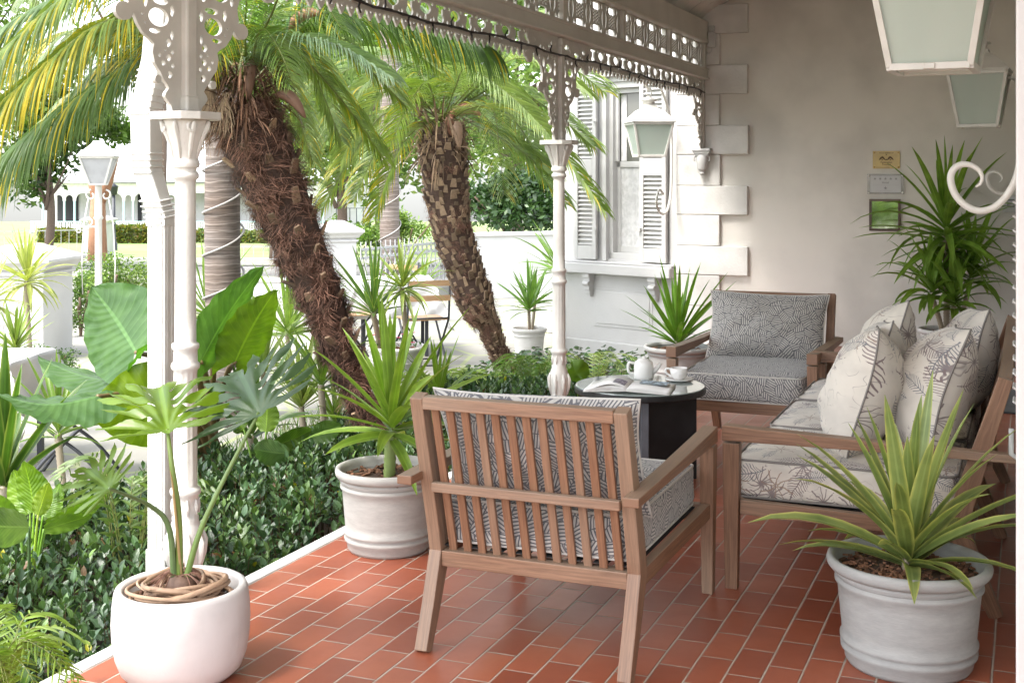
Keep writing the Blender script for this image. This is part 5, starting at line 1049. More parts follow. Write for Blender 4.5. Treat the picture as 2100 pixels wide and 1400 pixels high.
C2 = P(905, 250, 10.9); b2 = P(1052, 800, 10.9); b2.z = -.28; t = thing('palm_tree', 'leaning palm with woven leaf base trunk behind, near the bay window', 'palm tree', b2, 'leaning date palms in the bed')
fibretrunk(t, b2, [p - b2 for p in (b2, P(1034, 745, 10.9), P(1013, 700, 10.9), P(1002, 667, 10.9), P(980, 630, 10.9), P(953, 550, 10.9), P(926, 467, 10.9), P(916, 390, 10.9), P(908, 310, 10.9), P(905, 262, 10.9))], [.07, .075, .08, .10, .17, .175, .185, .215, .235, .20], 640, (.26, .18, .118), 9000, .055, stub=(.044, .058))
O = C2 - b2
F2 = [((790, 190, 10.6), (700, 330, 10.3), .34, (.19, .29, .09), .1), ((770, 170, 11.2), (630, 345, 11.4), .36, (.17, .27, .08), .1), ((820, 230, 11.5), (725, 410, 11.9), .32, (.17, .27, .06), .15), ((1060, 120, 10.8), (1200, 190, 10.6), .38, (.18, .28, .09), .05), ((930, 60, 11.2), (990, 0, 11.4), .36, (.16, .26, .08), 0), ((1010, 200, 11.2), (1110, 330, 11.6), .34, (.16, .27, .07), .1),
      ((1010, 150, 10.6), (1235, 430, 10.2), .36, (.17, .28, .08), .08), ((1040, 175, 10.9), (1215, 300, 11.2), .38, (.15, .26, .06), .05), ((1010, 225, 10.2), (1035, 400, 9.9), .30, (.20, .30, .10), .15), ((800, 155, 10.5), (650, 260, 10.2), .36, (.19, .29, .11), .05), ((780, 240, 11.2), (660, 430, 11.5), .34, (.16, .26, .05), .2), ((850, 130, 11.3), (740, 110, 11.8), .36, (.14, .24, .07), 0), ((960, 110, 11.2), (1080, 120, 11.6), .36, (.15, .26, .06), .1), ((830, 290, 10.5), (770, 440, 10.3), .30, (.15, .25, .06), .3), ((900, 90, 11.0), (880, -20, 11.4), .36, (.12, .22, .05), 0), ((1090, 100, 11.3), (1240, 190, 11.8), .4, (.14, .24, .06), .1), ((960, 140, 10.2), (1120, 270, 9.6), .34, (.21, .32, .12), .0), ((760, 130, 10.9), (610, 210, 11.2), .38, (.15, .25, .07), .1), ((1000, 60, 11.5), (1160, 30, 12), .4, (.12, .22, .05), 0), ((870, 170, 10.2), (800, 300, 9.8), .30, (.17, .28, .05), .1), ((960, 250, 11.3), (1130, 360, 11.8), .36, (.13, .23, .05), .1), ((950, 200, 11.6), (1160, 420, 12.2), .36, (.12, .22, .05), .1)]
for mid, end, L, col, yl in F2:
    b = B(); m_ = P(*mid) - b2; e_ = P(*end) - b2; frond(b, [O + Vector((ru(-.05, .05), ru(-.05, .05), ru(-.02, .08))), O * .45 + m_ * .55 + UP * .05, m_, m_ * .45 + e_ * .55 + UP * .05, e_], L, int(42 + (e_ - O).length * 30), (col[0] * 1.55, col[1] * 1.36, col[2] * 1.8), .0062, .75, (.60, .48, .04), yl); b.build('frond', M['frondm'], t)
spathes(t, O, [((.05, 0, .02), (.30, .05, .02), (.30, .14, .08)), ((.10, -.1, .0), (.04, 0, -.18), (.32, .15, .09)), ((.20, -.15, -.03), (.04, 0, -.22), (.30, .19, .13)), ((-.2, 0, .05), (-.05, 0, .2), (.22, .12, .07))], 1.6)
b = B()
for i in range(260):
    a = ru(0, 6.28); e = Vector((math.cos(a), math.sin(a), 0)); p = O + e * ru(.08, .2) + UP * ru(-.30, .08); strap(b, p, e * ru(.3, .8) + UP * ru(-1.0, .9), ru(.1, .38), ru(.004, .012), .9, mulc((.30, .20, .125), ru(.4, 1.3)), n=4)
b.build('dead_sheath', M['fib'], t)
# smooth ringed palms with rope lights
def ringpalm(px, d, r, z1, lb, rl, turns, phase=0, frs=9):
    p = P(px, HY, d); t = thing('king_palm', lb, 'palm tree', (p.x, p.y, -.3), 'smooth ringed palms'); b = B(); n = 90
    b.tube([(.012 * math.sin(i * .11), .01 * math.cos(i * .13), (z1 + .3) * i / n) for i in range(n + 1)], [r * (1.22 - .22 * min(1, i / 14)) * (1 + ru(-.008, .010)) for i in range(n + 1)], 28); b.build('trunk', M['ring'], t)
    b = B(); b.tube([(0, 0, z1 + .3), (0, 0, z1 + .7), (0, 0, z1 + 1.1)], [r * .95, r * 1.0, r * .5], 16, 0, (.12, .19, .05)); b.build('crownshaft', M['stem'], t)
    for k in range(frs):
        a = k * 2 * math.pi / frs + .4; e = Vector((math.cos(a), math.sin(a), 0)); b = B(); O_ = Vector((0, 0, z1 + 1.1)); frond(b, [O_, O_ + e * .5 + UP * .45, O_ + e * 1.1 + UP * .35, O_ + e * 1.7 - UP * .35], .5, 26, (.13, .22, .05), .016, .8); b.build('frond', M['frondm'], t)
    b = B(); pts = []; m = int(turns * 28); z = .15
    for i in range(m + 1): an = phase + 6.283 * turns * i / m; pts.append((p.x + (r * 1.06 + .010) * math.cos(an), p.y + (r * 1.06 + .010) * math.sin(an), -.3 + z + (z1 - z + .2) * i / m + .03 * math.sin(an)))
    b.tube(pts, .0085 if r > .1 else .009, 6); tag(b.build('rope_light', M['rope']), rl, 'rope light')
ringpalm(458, 9.2, .128, 3.2, 'smooth grey ringed palm trunk just right of the nearest column', 'white rope light spiralled around the nearer smooth palm trunk', 10.5, .6)
ringpalm(799, 18.2, .142, 3.6, 'distant smooth ringed palm trunk near the iron fence', 'white rope light around the distant smooth palm trunk', 8)
# ---------------------------------------------------------------- shrubs and garden plants
random.seed(101)
b = B()
def sleaf(b, p, d, L, w, col, nrm=UP):
    side = d.cross(nrm); side = side.normalized() if side.length > .05 else Vector((1, 0, 0)); up = side.cross(d)
    m1 = p + d * L * .33 - up * L * .02; m2 = p + d * L * .68 - up * L * .03; e = p + d * L - up * L * .12
    vs = [p, m1 - side * w * .85 + up * w * .28, m1, m1 + side * w * .85 + up * w * .28, m2 - side * w * .72 + up * w * .2, m2, m2 + side * w * .72 + up * w * .2, e]
    b.add(vs, [(0, 2, 1), (0, 3, 2), (1, 2, 5, 4), (2, 3, 6, 5), (4, 5, 7), (5, 6, 7)], [(0, .5), (.33, 0), (.33, .5), (.33, 1), (.68, 0), (.68, .5), (.68, 1), (1, .5)], 0, col, True)
def inbed(x, y): return True
cnt = 0
while cnt < 2900:
    y = 1.35 + (rnd() ** .85) * 7.0; x = KX - .09 - rnd() * (1.35 if y < 5.5 else 1.0)
    if (x - (-2.75)) ** 2 + (y - 3.66) ** 2 < .012 or (x + 2.98) ** 2 + (y - 3.78) ** 2 < .012: continue
    e = (KX - .09 - x); hump = .5 + .5 * math.sin(x * 4.1 + y * 2.3) * math.cos(y * 3.1 - x * 1.7); H = -.02 - .17 * max(0, .12 - e) / .12 + .09 * hump + (.05 if y > 4.2 else 0); H = min(H, .10)
    top = Vector((x, y, H + ru(-.07, .04))); base = Vector((x + ru(-.05, .05), y + ru(-.05, .05), -.24)); 
    lean = Vector((ru(-.4, .4) + (.25 if e < .15 else 0), ru(-.4, .4), 1)).normalized()
    b.tube([base, base * .4 + top * .6, top], [.003, .0025, .0015], 4, 0, (.07, .05, .03), cap=False)
    g = mulc(random.choice([(.062, .120, .062), (.075, .145, .066), (.055, .108, .064), (.10, .178, .062)]), 1, .25)
    for k in range(random.choice((7, 8, 9, 10))):
        a = k * 2.4 + cnt; h = k / 9; d = Vector((math.cos(a) * (.35 + .65 * h), math.sin(a) * (.35 + .65 * h), .75 - .75 * h + ru(-.25, .25))).normalized(); d = (d + lean * .3).normalized()
        q = top - lean * (.16 * h ** 1.2); L = ru(.042, .074) * (.75 + .5 * h); yl = rnd() < .004; sleaf(b, q, d, L, L * ru(.24, .31), (.4, .4, .03) if yl else (mulc(g, 1.5, .1) if k < 2 and rnd() < .35 else ((.16, .09, .04) if rnd() < .012 else mulc(g, 1, .18))), Vector((ru(-.3, .3), ru(-.3, .3), 1)))
    cnt += 1
o = b.build('ground_cover_shrubs', M['shrub']); tag(o, 'glossy dark green leafy ground cover shrubs along the verandah kerb', 'shrubs', kind='stuff')
def foliage(b, c, rad, n, size, cols, lobes=9, flat=.75, seed=0, asp=.45, hang=0):
    rs = random.Random(seed); c = Vector(c); L = []
    for i in range(lobes):
        a = rs.uniform(0, 6.28); e = rs.uniform(-.7, 1); q = math.sqrt(max(0, 1 - e * e)); k = rs.uniform(.35, .72); L.append((Vector((q * math.cos(a) * k * rad[0], q * math.sin(a) * k * rad[1], e * k * rad[2])), rs.uniform(.30, .55), rs.uniform(.75, 1.3)))
    for i in range(n):
        o, s, t = rs.choice(L); v = Vector((rs.gauss(0, 1), rs.gauss(0, 1), rs.gauss(0, 1))).normalized(); k = rs.uniform(.55, 1.05) if rs.random() < .75 else rs.uniform(.1, .7); p = c + o + Vector((v.x * rad[0], v.y * rad[1], v.z * rad[2] * flat)) * (s * k)
        d = (Vector((rs.gauss(0, 1), rs.gauss(0, 1), rs.gauss(0, .7) - hang)) + v * .4).normalized(); sd_ = d.cross(Vector((rs.gauss(0, 1), rs.gauss(0, 1), rs.gauss(0, 1)))).normalized(); z = size * rs.uniform(.6, 1.3)
        col = rs.choice(cols); f = t * rs.uniform(.8, 1.2); col = tuple(x * f for x in col)
        b.add([p, p + d * z * .5 - sd_ * z * asp * .5, p + d * z, p + d * z * .5 + sd_ * z * asp * .5], [(0, 1, 2, 3)], [(0, .5), (.5, 0), (1, .5), (.5, 1)], 0, col)
def bush(name, lb, cat, c, rad, n, size, cols, seed, grp=None, lobes=9, asp=.45, stem=True, flat=.75, mat='treel', hang=0):
    c = Vector(c); base = Vector((c.x, c.y, c.z - rad[2])); t = thing(name, lb, cat, base, grp); b = B(); foliage(b, (0, 0, rad[2]), rad, n, size, cols, lobes, flat, seed, asp, hang); b.build('leaves', M[mat], t)
    if stem:
        b = B(); rs = random.Random(seed)
        for i in range(5): a = rs.uniform(0, 6.28); b.tube(catmull([(0, 0, 0), (.15 * rad[0] * math.cos(a), .15 * rad[1] * math.sin(a), rad[2] * .5), (.6 * rad[0] * math.cos(a), .6 * rad[1] * math.sin(a), rad[2] * rs.uniform(.9, 1.4))], 5), [.02 * rad[2] + .004] * 11, 6, 0, (.13, .09, .06))
        b.build('stem', M['fib'], t)
    return t
def tree(lb, px, d, ztop, rw, rh, n, size, cols, seed, trunk=.10, zb=None, grp='trees beyond the garden', flat=.8, asp=.45):
    p = P(px, HY, d); g = terr(d) if d > 19 else -.3; t = thing('tree', lb, 'tree', (p.x, p.y, g), grp); zc = ztop - rh - g
    b = B(); rs = random.Random(seed); b.tube(catmull([(0, 0, 0), (.1, .05, zc * .4), (-.05, .1, zc * .8), (0, 0, zc)], 6), [trunk * (1.15 - .6 * i / 18) for i in range(19)], 10, 0, (.14, .10, .075))
    for i in range(9):
        a = i * 2.4; z0 = zc * rs.uniform(.45, .85); e = Vector((math.cos(a) * rw * rs.uniform(.4, .8), math.sin(a) * rw * rs.uniform(.4, .8), zc + rh * rs.uniform(-.3, .6))); b.tube(bez((0, 0, z0), (e.x * .4, e.y * .4, z0 + (e.z - z0) * .3), e, 8), [trunk * .5 * (1 - .85 * k / 8) for k in range(9)], 6, 0, (.14, .10, .075))
    b.build('trunk', M['fib'], t); b = B(); foliage(b, (0, 0, zc), (rw, rw, rh), n, size, cols, 16, flat, seed, asp); b.build('crown', M['treel'], t); return t
LG = [(.17, .28, .07), (.22, .33, .10), (.13, .23, .05), (.27, .37, .13)]; DG = [(.035, .085, .03), (.05, .11, .035), (.07, .14, .05)]; MG = [(.10, .19, .04), (.14, .24, .06), (.08, .16, .04)]
tree('dark leafy tree at the far left beside the far house', 95, 30, 4.6, 1.1, 2.3, 4200, .20, DG + MG, 1)
tree('light green tree filling the top left corner', -170, 26, 7.6, 4.0, 3.2, 7000, .22, LG, 2)
tree('pale green tree behind the first palm crown', 560, 34, 7.6, 2.7, 3.2, 6500, .25, LG, 3)
tree('light green tree behind the second palm crown', 800, 28, 6.8, 3.4, 3.0, 8000, .20, LG, 4)
tree('mid green tree between the two palms', 690, 24, 4.6, 1.9, 2.1, 4200, .17, MG + LG, 5)
tree('tall pale green tree behind the verandah frieze', 1060, 30, 9.0, 5.0, 4.8, 9000, .24, LG, 6)
tree('yellow green tree over the retaining wall', 1150, 24, 4.6, 2.4, 2.1, 5200, .16, LG + MG, 7)
tree('dark green far tree behind the far lawn', 560, 46, 7.0, 3.6, 3.0, 4200, .3, MG + DG, 8)
tree('broad far tree closing the street view', 900, 44, 6.6, 4.6, 3.0, 5000, .3, LG + MG, 9)
tree('high light green canopy above the near palm fronds', 318, 22, 7.9, 3.0, 1.7, 6000, .16, LG, 10)
p = P(1045, HY, 20.5); bush('dark_hedge', 'dense dark green shrub above the white retaining wall', 'shrub', (p.x, p.y, 1.06), (1.15, .8, .72), 5200, .11, DG, 21, lobes=14, asp=.55, mat='shrub')
p = P(1210, HY, 21.5); bush('dark_hedge', 'dark shrub beyond the bay window end of the retaining wall', 'shrub', (p.x, p.y, 1.0), (1.0, .8, .7), 2500, .11, DG, 22, asp=.55, mat='shrub')
p = P(215, HY, 15.2); bush('shrub', 'light green fine leaved shrub right of the left gate pillar', 'shrub', (p.x, p.y, .12), (.55, .5, .55), 5200, .042, LG + MG, 23, lobes=14, asp=.5)
p = P(300, HY, 15.6); bush('shrub', 'light green airy shrub behind the downpipe', 'shrub', (p.x, p.y, .10), (.45, .5, .50), 3200, .042, LG, 24, lobes=12)
p = P(165, HY, 14.2); bush('shrub', 'green climbing shrub against the side of the left pillar', 'shrub', (p.x, p.y, .05), (.16, .2, .42), 1500, .04, MG, 25, lobes=8)
p = P(100, HY, 11.2); bush('clipped_shrub', 'low clipped dark green shrub at the foot of the left pillar', 'shrub', (p.x, p.y, -.14), (.26, .26, .15), 2200, .028, MG + DG, 26, lobes=14, flat=1)
p = P(640, HY, 15.5); bush('clipped_shrub', 'low clipped green shrub behind the shaggy palm trunk', 'shrub', (p.x, p.y, -.02), (.55, .35, .28), 3200, .035, MG, 27, lobes=14, flat=1)
p = P(735, HY, 41); bush('shrub', 'bright green shrub on the far lawn behind the iron fence', 'shrub', (p.x, p.y, -.35), (1.4, 1, 1.0), 2200, .14, LG + MG, 28)
p = P(835, HY, 41); bush('shrub', 'loose pale green shrub beside the distant ringed palm', 'shrub', (p.x, p.y, -.25), (1.3, 1, 1.1), 2200, .14, LG, 29)
def hedge(lb, a, c, z0, z1, th, n, size, cols, seed):
    a, c = Vector(a), Vector(c); m = (a + c) / 2; t = thing('clipped_hedge', lb, 'hedge', (m.x, m.y, z0)); rs = random.Random(seed); b = B(); ax = c - a; ax.z = 0; L = ax.length; ax.normalize(); sdv = Vector((-ax.y, ax.x, 0))
    for i in range(n):
        u = rs.uniform(-L / 2, L / 2); f = rs.random(); w = rs.uniform(-th / 2, th / 2); z = rs.uniform(0, z1 - z0)
        if f < .45: w = -th / 2 * rs.uniform(.85, 1.05)
        elif f < .9: z = (z1 - z0) * rs.uniform(.93, 1.03)
        p = ax * u + sdv * w + UP * z; d = Vector((rs.gauss(0, 1), rs.gauss(0, 1), rs.gauss(0, 1))).normalized(); s_ = d.orthogonal().normalized(); q = size * rs.uniform(.6, 1.3); col = tuple(x * rs.uniform(.7, 1.25) for x in rs.choice(cols)); b.add([p, p + d * q * .5 - s_ * q * .28, p + d * q, p + d * q * .5 + s_ * q * .28], [(0, 1, 2, 3)], None, 0, col)
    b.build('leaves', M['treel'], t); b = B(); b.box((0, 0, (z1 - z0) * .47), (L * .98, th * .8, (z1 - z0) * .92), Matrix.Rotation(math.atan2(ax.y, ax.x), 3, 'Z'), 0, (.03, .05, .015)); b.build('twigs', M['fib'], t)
g70 = terr(62)
hedge('long clipped yellow green hedge in front of the far house, right part', P(232, HY, 60), P(330, HY, 60), g70, -.95, 1.2, 3000, .16, [(.16, .19, .03), (.10, .13, .03), (.22, .22, .05)], 31)
hedge('low yellow green hedge in front of the far house, left part', P(90, HY, 62), P(180, HY, 61), terr(62), -1.15, 1.0, 1800, .16, [(.20, .21, .04), (.14, .16, .03)], 32)
hedge('clipped hedge between the downpipe and the ringed palm, far across the lawn', P(400, HY, 62), P(560, HY, 60), terr(61), -1.2, 1.0, 1800, .16, [(.20, .22, .06), (.12, .16, .04)], 33)
# ---------------------------------------------------------------- sword leaved plants of the garden
random.seed(55)
def garden_yucca(lb, px, py, d, L, w, n, col, edge, droop, a1=85, zg=-.29, r=.02, cc=(.30, .25, .18), name='yucca_plant', h=.06, a0=3):
    c = P(px, py, d); t = thing(name, lb, 'plant', (c.x, c.y, zg), 'sword leaved garden plants'); b = B(); rosette(b, (0, 0, c.z - zg), n, L, w, col, edge, droop, a0, a1, h); b.build('leaves', M['leaf'], t)
    b = B(); cane(b, (.03, .0, 0), (0, 0, c.z - zg + .03), r, cc); b.build('stem', M['stem'], t); return t
garden_yucca('pale variegated dracaena on a cane in front of the left gate pillar', 56, 585, 10.0, .42, .017, 44, (.34, .40, .12), (.55, .58, .28), .9, 115)
garden_yucca('second pale dracaena at the far left edge beside the gate pillar', -20, 625, 9.4, .42, .016, 34, (.36, .42, .14), (.56, .60, .30), .9, 115)
garden_yucca('small upright dracaena under the left gate pillar', 32, 722, 8.6, .30, .014, 26, (.20, .30, .07), (.40, .46, .18), .3, 70)
garden_yucca('strap leaved cordyline at the left edge beside the white table', 8, 1010, 5.6, .62, .030, 16, (.085, .18, .035), (.30, .38, .12), .25, 50, -.26)
garden_yucca('long leaved yucca right of the ringed palm trunk', 590, 690, 11.0, .62, .022, 34, (.17, .29, .05), (.30, .42, .10), .45, 90)
garden_yucca('yucca behind the nearest column and ringed palm', 425, 650, 11.6, .70, .022, 34, (.16, .27, .06), (.30, .40, .13), .5, 95)
garden_yucca('pale striped cordyline left of the shaggy palm trunk', 618, 842, 8.2, .46, .018, 26, (.26, .35, .12), (.44, .50, .22), .35, 62)
garden_yucca('low cordyline at the foot of the shaggy palm', 690, 880, 7.8, .42, .020, 18, (.15, .25, .05), (.30, .38, .12), .6, 80)
garden_yucca('small yucca in front of the iron fence', 868, 590, 15.5, .40, .016, 26, (.17, .29, .07), (.26, .38, .12), .4, 80)
garden_yucca('yucca hidden behind the farther verandah column', 1150, 560, 13.6, .55, .02, 26, (.13, .25, .05), (.20, .32, .09), .5, 90)
garden_yucca('arching cordyline in the bed below the elephant ears', 515, 905, 6.6, .45, .022, 12, (.09, .17, .06), (.14, .24, .10), .5, 70)
garden_yucca('fan of strap leaves between the white pot and the shaggy palm base', 900, 830, 8.4, .42, .016, 16, (.16, .27, .04), (.28, .38, .10), .4, 75)
garden_yucca('green cordyline beside the brown elephant ear stalks', 660, 800, 7.5, .44, .020, 20, (.14, .25, .05), (.26, .36, .10), .5, 80)
garden_yucca('pale striped cordyline behind the blue green lobed leaf', 540, 770, 9.4, .50, .020, 26, (.22, .32, .10), (.36, .44, .16), .5, 85)
garden_yucca('dense green cordyline at the garden edge left of the elephant ears', 120, 900, 7.0, .40, .018, 22, (.15, .26, .06), (.26, .36, .12), .6, 80)
p = Vector((-3.3, -6.2, .55)); bush('shrub', 'leafy green shrub seen only as a reflection in the small framed mirror', 'shrub', p, (2.0, 1.0, 1.3), 6500, .12, LG + MG, 61, lobes=16)
# tree-form pair in the big white pot
c = P(812, HY, 9.7); gz = -.30
def flowers(t):
    b = B(); rs = random.Random(2)
    for i in range(90):
        a = rs.uniform(0, 6.28); q = rs.uniform(.05, .2); p = Vector((q * math.cos(a), q * math.sin(a), .47 + rs.uniform(0, .07))); d = Vector((rs.gauss(0, 1), rs.gauss(0, 1), rs.gauss(0, 1))).normalized(); sleaf(b, p, d, .03, .011, (.10, .2, .05))
    b.build('bedding_leaves', M['leaf'], t); b = B()
    for i in range(16):
        a = rs.uniform(0, 6.28); q = rs.uniform(.05, .2); p = Vector((q * math.cos(a), q * math.sin(a), .50 + rs.uniform(0, .09)))
        for k in range(5): e = Vector((math.cos(k * 1.256), math.sin(k * 1.256), .4)); b.add([p, p + e * .012 + Vector((-e.y, e.x, 0)) * .009, p + e * .022, p + e * .012 - Vector((-e.y, e.x, 0)) * .009], [(0, 1, 2, 3)])
    b.build('pink_flower', M['pink'], t, solid=.001)
q1 = P(766, 648, 9.6) - Vector((c.x, c.y, gz)); q2 = P(825, 598, 9.7) - Vector((c.x, c.y, gz))
potted('potted_dracaena', 'pair of cane dracaenas and pink flowers in the big white patio pot', 'potted plant', (c.x, c.y, gz), .235, .17, .50, M['potg'], [dict(p=tuple(q1), r=.022, x=-.12, y=-.03, kw=dict(a1=78, L=.52, col=(.10, .20, .06), edge=(.34, .42, .14), n=34, droop=.25)), dict(p=tuple(q2), r=.02, x=.08, y=.02)], dict(n=42, L=.40, w=.016, col=(.26, .36, .10), edge=(.44, .50, .22), droop=1.0, a0=2, a1=120, h=.05), bark=(.30, .07, .03), nch=260, grp='patio pots', extra=flowers)
c = P(1085, HY, 12.4); q1 = P(1085, 640, 12.4) - Vector((c.x, c.y, gz)); q2 = P(1098, 625, 12.7) - Vector((c.x, c.y, gz))
potted('potted_yucca', 'twin headed yucca in the grey white pot between second palm and column', 'potted plant', (c.x, c.y, gz), .175, .13, .31, M['potg'], [dict(p=tuple(q1), r=.016), dict(p=tuple(q2), r=.016, kw=dict(L=.30, n=18))], dict(n=30, L=.44, w=.018, col=(.13, .27, .06), edge=(.22, .36, .10), droop=.35, a0=2, a1=90, h=.06), bark=(.30, .09, .05), nch=160, grp='patio pots')
c = P(1138, HY, 14.6); q1 = P(1140, 560, 14.6) - Vector((c.x, c.y, gz))
potted('potted_yucca', 'pale pot with yucca standing behind the farther verandah column', 'potted plant', (c.x, c.y, gz), .19, .14, .42, M['potg'], [dict(p=tuple(q1), r=.016)], dict(n=24, L=.46, w=.018, col=(.14, .26, .06), edge=(.20, .33, .09), droop=.4, a0=2, a1=90, h=.06), nch=60, grp='patio pots')
c = P(648, HY, 13.2)
potted('potted_yucca', 'white pot half hidden behind the shaggy palm trunk', 'potted plant', (c.x, c.y, gz), .19, .14, .40, M['potg'], [dict(p=(0, 0, .48), r=.016)], dict(n=16, L=.32, w=.015, col=(.14, .25, .06), edge=(.20, .33, .09), droop=.4, a0=2, a1=80, h=.04), nch=60, grp='patio pots')
# soft ferny clumps, round leaves, broad leaved cannas
def fern(lb, px, py, d, n, L, col, zg=-.25, w=.004, dense=18, spread=.12, name='fern_clump'):
    c = P(px, py, d); t = thing(name, lb, 'plant', (c.x, c.y, zg), 'ferny clumps'); b = B()
    for i in range(n):
        a = ru(0, 6.28); e = Vector((math.cos(a), math.sin(a), 0)); o = e * ru(0, spread); z = c.z - zg; l = L * ru(.6, 1.1); pts = [o + UP * z * .2, o + e * l * .25 + UP * (z * .6 + l * .5), o + e * l * .6 + UP * (z * .6 + l * .62), o + e * l + UP * (z * .6 + l * .35)]; frond(b, pts, l * .22, dense, col, w, .3, rach=.0025, vshape=.0)
    b.build('leaves', M['frondm'], t)
fern('bright feathery fern clump at the foot of the second palm', 905, 790, 8.8, 34, .30, (.24, .36, .07)); fern('feathery fern clump left of the second palm base', 985, 785, 9.3, 24, .28, (.20, .32, .06))
fern('airy asparagus fern beside the farther column', 1100, 745, 9.2, 26, .34, (.16, .28, .08), w=.003); fern('wispy pale fern right of the farther column base', 1215, 760, 9.6, 12, .36, (.24, .34, .10), w=.0025)
fern('arching grassy fern at the bottom left corner', -35, 1270, 3.4, 34, .27, (.20, .32, .05), w=.0035, dense=22, spread=.06); fern('small ferny clump in front of the elephant ears', 262, 940, 5.0, 12, .34, (.17, .27, .09), w=.006, dense=12, spread=.05)
def broad(lb, px, py, d, leaves, zg=-.25, mat='big', grp='broad leaved garden plants'):
    c = P(px, py, d); t = thing('canna_plant', lb, 'plant', (c.x, c.y, zg), grp); b0 = Vector((c.x, c.y, zg))
    for i, (a, e, ac, W, col) in enumerate(leaves): b = B(); bigleaf(b, P(*a) - b0, P(*e) - b0, ac, W, col, .06, .3, .006, back=.0, seed=i); b.build('leaf', M[mat], t)
    b = B()
    for (a, e, ac, W, col) in leaves: petiole(b, [(0, 0, 0), (P(*a) - b0) * .6 + UP * .02, P(*a) - b0], .008, .004, mulc(col, .9))
    b.build('stalk', M['stem'], t)
broad('bright backlit canna leaves at the left above the ground cover', 60, 1090, 4.9, [((70, 1050, 4.9), (48, 945, 4.9), rt, .13, (.17, .32, .02)), ((62, 1052, 4.95), (28, 962, 5.0), rt + fw * .4, .12, (.20, .36, .02)), ((78, 1056, 4.8), (100, 988, 4.8), rt + fw * .3, .07, (.28, .42, .04)), ((88, 1058, 4.85), (124, 990, 4.9), rt - fw * .2, .09, (.15, .30, .02)), ((60, 1080, 4.6), (-30, 1075, 4.3), fw + UP * .5, .14, (.13, .22, .08)), ((95, 1075, 5.0), (230, 1010, 5.3), UP + fw * .4, .08, (.16, .30, .03)), ((90, 1085, 4.8), (190, 1055, 5.0), UP + fw * .6, .07, (.14, .27, .03)), ((40, 1080, 4.9), (-20, 1010, 4.8), UP, .09, (.15, .28, .04))])
broad('pointed green leaf standing right of the philodendron leaf', 545, 960, 6.3, [((545, 885, 6.3), (548, 812, 6.3), rt, .12, (.17, .30, .03)), ((500, 880, 6.4), (478, 862, 6.4), rt + UP, .10, (.15, .28, .03)), ((640, 900, 6.6), (700, 870, 6.7), UP + fw * .5, .12, (.07, .15, .03)), ((560, 915, 6.5), (640, 880, 6.8), UP + fw * .3, .11, (.09, .18, .03)), ((590, 930, 6.2), (520, 920, 6.0), UP + fw * .4, .13, (.10, .19, .08))])
c = P(1186, 790, 8.35); t = thing('round_leaf_plant', 'large round backlit leaf just right of the farther column base', 'plant', (c.x, c.y, -.25)); b0 = Vector((c.x, c.y, -.25)); b = B(); vs = [P(1182, 764, 8.3) - b0]; uv = [(.5, .5)]
for k in range(40): a = 2 * math.pi * k / 40; r_ = 24 * (1 + .05 * math.sin(a * 9)) * (1 if abs(a - 3.6) > .25 else .7); vs.append(P(1186 + r_ * math.cos(a) * .95, 760 + r_ * math.sin(a), 8.3 + .03 * math.cos(a * 3)) - b0); uv.append((.5 + .2 * math.cos(a), .5 + .2 * math.sin(a)))
b.add(vs, [(0, 1 + k, 1 + (k + 1) % 40) for k in range(40)], uv, 0, (.09, .19, .015), True); b.build('leaf', M['leaf'], t); b = B(); petiole(b, [(0, 0, 0), (.0, 0, .2), P(1182, 764, 8.32) - b0], .006, .003, (.12, .2, .03)); b.build('stalk', M['stem'], t)
# ivy-like ground cover under palm 2 and beyond
b = B(); rs = random.Random(8)
for i in range(2600):
    y = rs.uniform(7.4, 10.9); x = KX - .09 - rs.uniform(0, 1.6); z = -.22 + rs.uniform(0, .20) * (1 - abs((x + 3.5)) * .4); a = rs.uniform(0, 6.28); L = rs.uniform(.04, .085); sleaf(b, Vector((x, y, z)), Vector((math.cos(a), math.sin(a), rs.uniform(-.3, .4))).normalized(), L, L * .42, tuple(k * rs.uniform(.7, 1.3) for k in (.06, .13, .035)), Vector((rs.uniform(-.6, .6), rs.uniform(-.9, .2), 1)))
tag(b.build('ivy_ground_cover', M['shrub']), 'broad green ivy leaves covering the bed around the second palm', 'ground cover', kind='stuff')
b = B(); rs = random.Random(9)
for i in range(2600):
    y = rs.uniform(4.6, 8.6); x = KX - rs.uniform(1.3, 2.2); z = -.28; a = rs.uniform(0, 6.28); strap(b, (x, y, z), (math.cos(a) * .5, math.sin(a) * .5, 1), rs.uniform(.05, .14), .003, .5, tuple(k * rs.uniform(.7, 1.3) for k in (.12, .21, .05)), n=3)
tag(b.build('bed_grass', M['leaf']), 'short tufted grass at the garden edge of the flower bed', 'grass', kind='stuff')
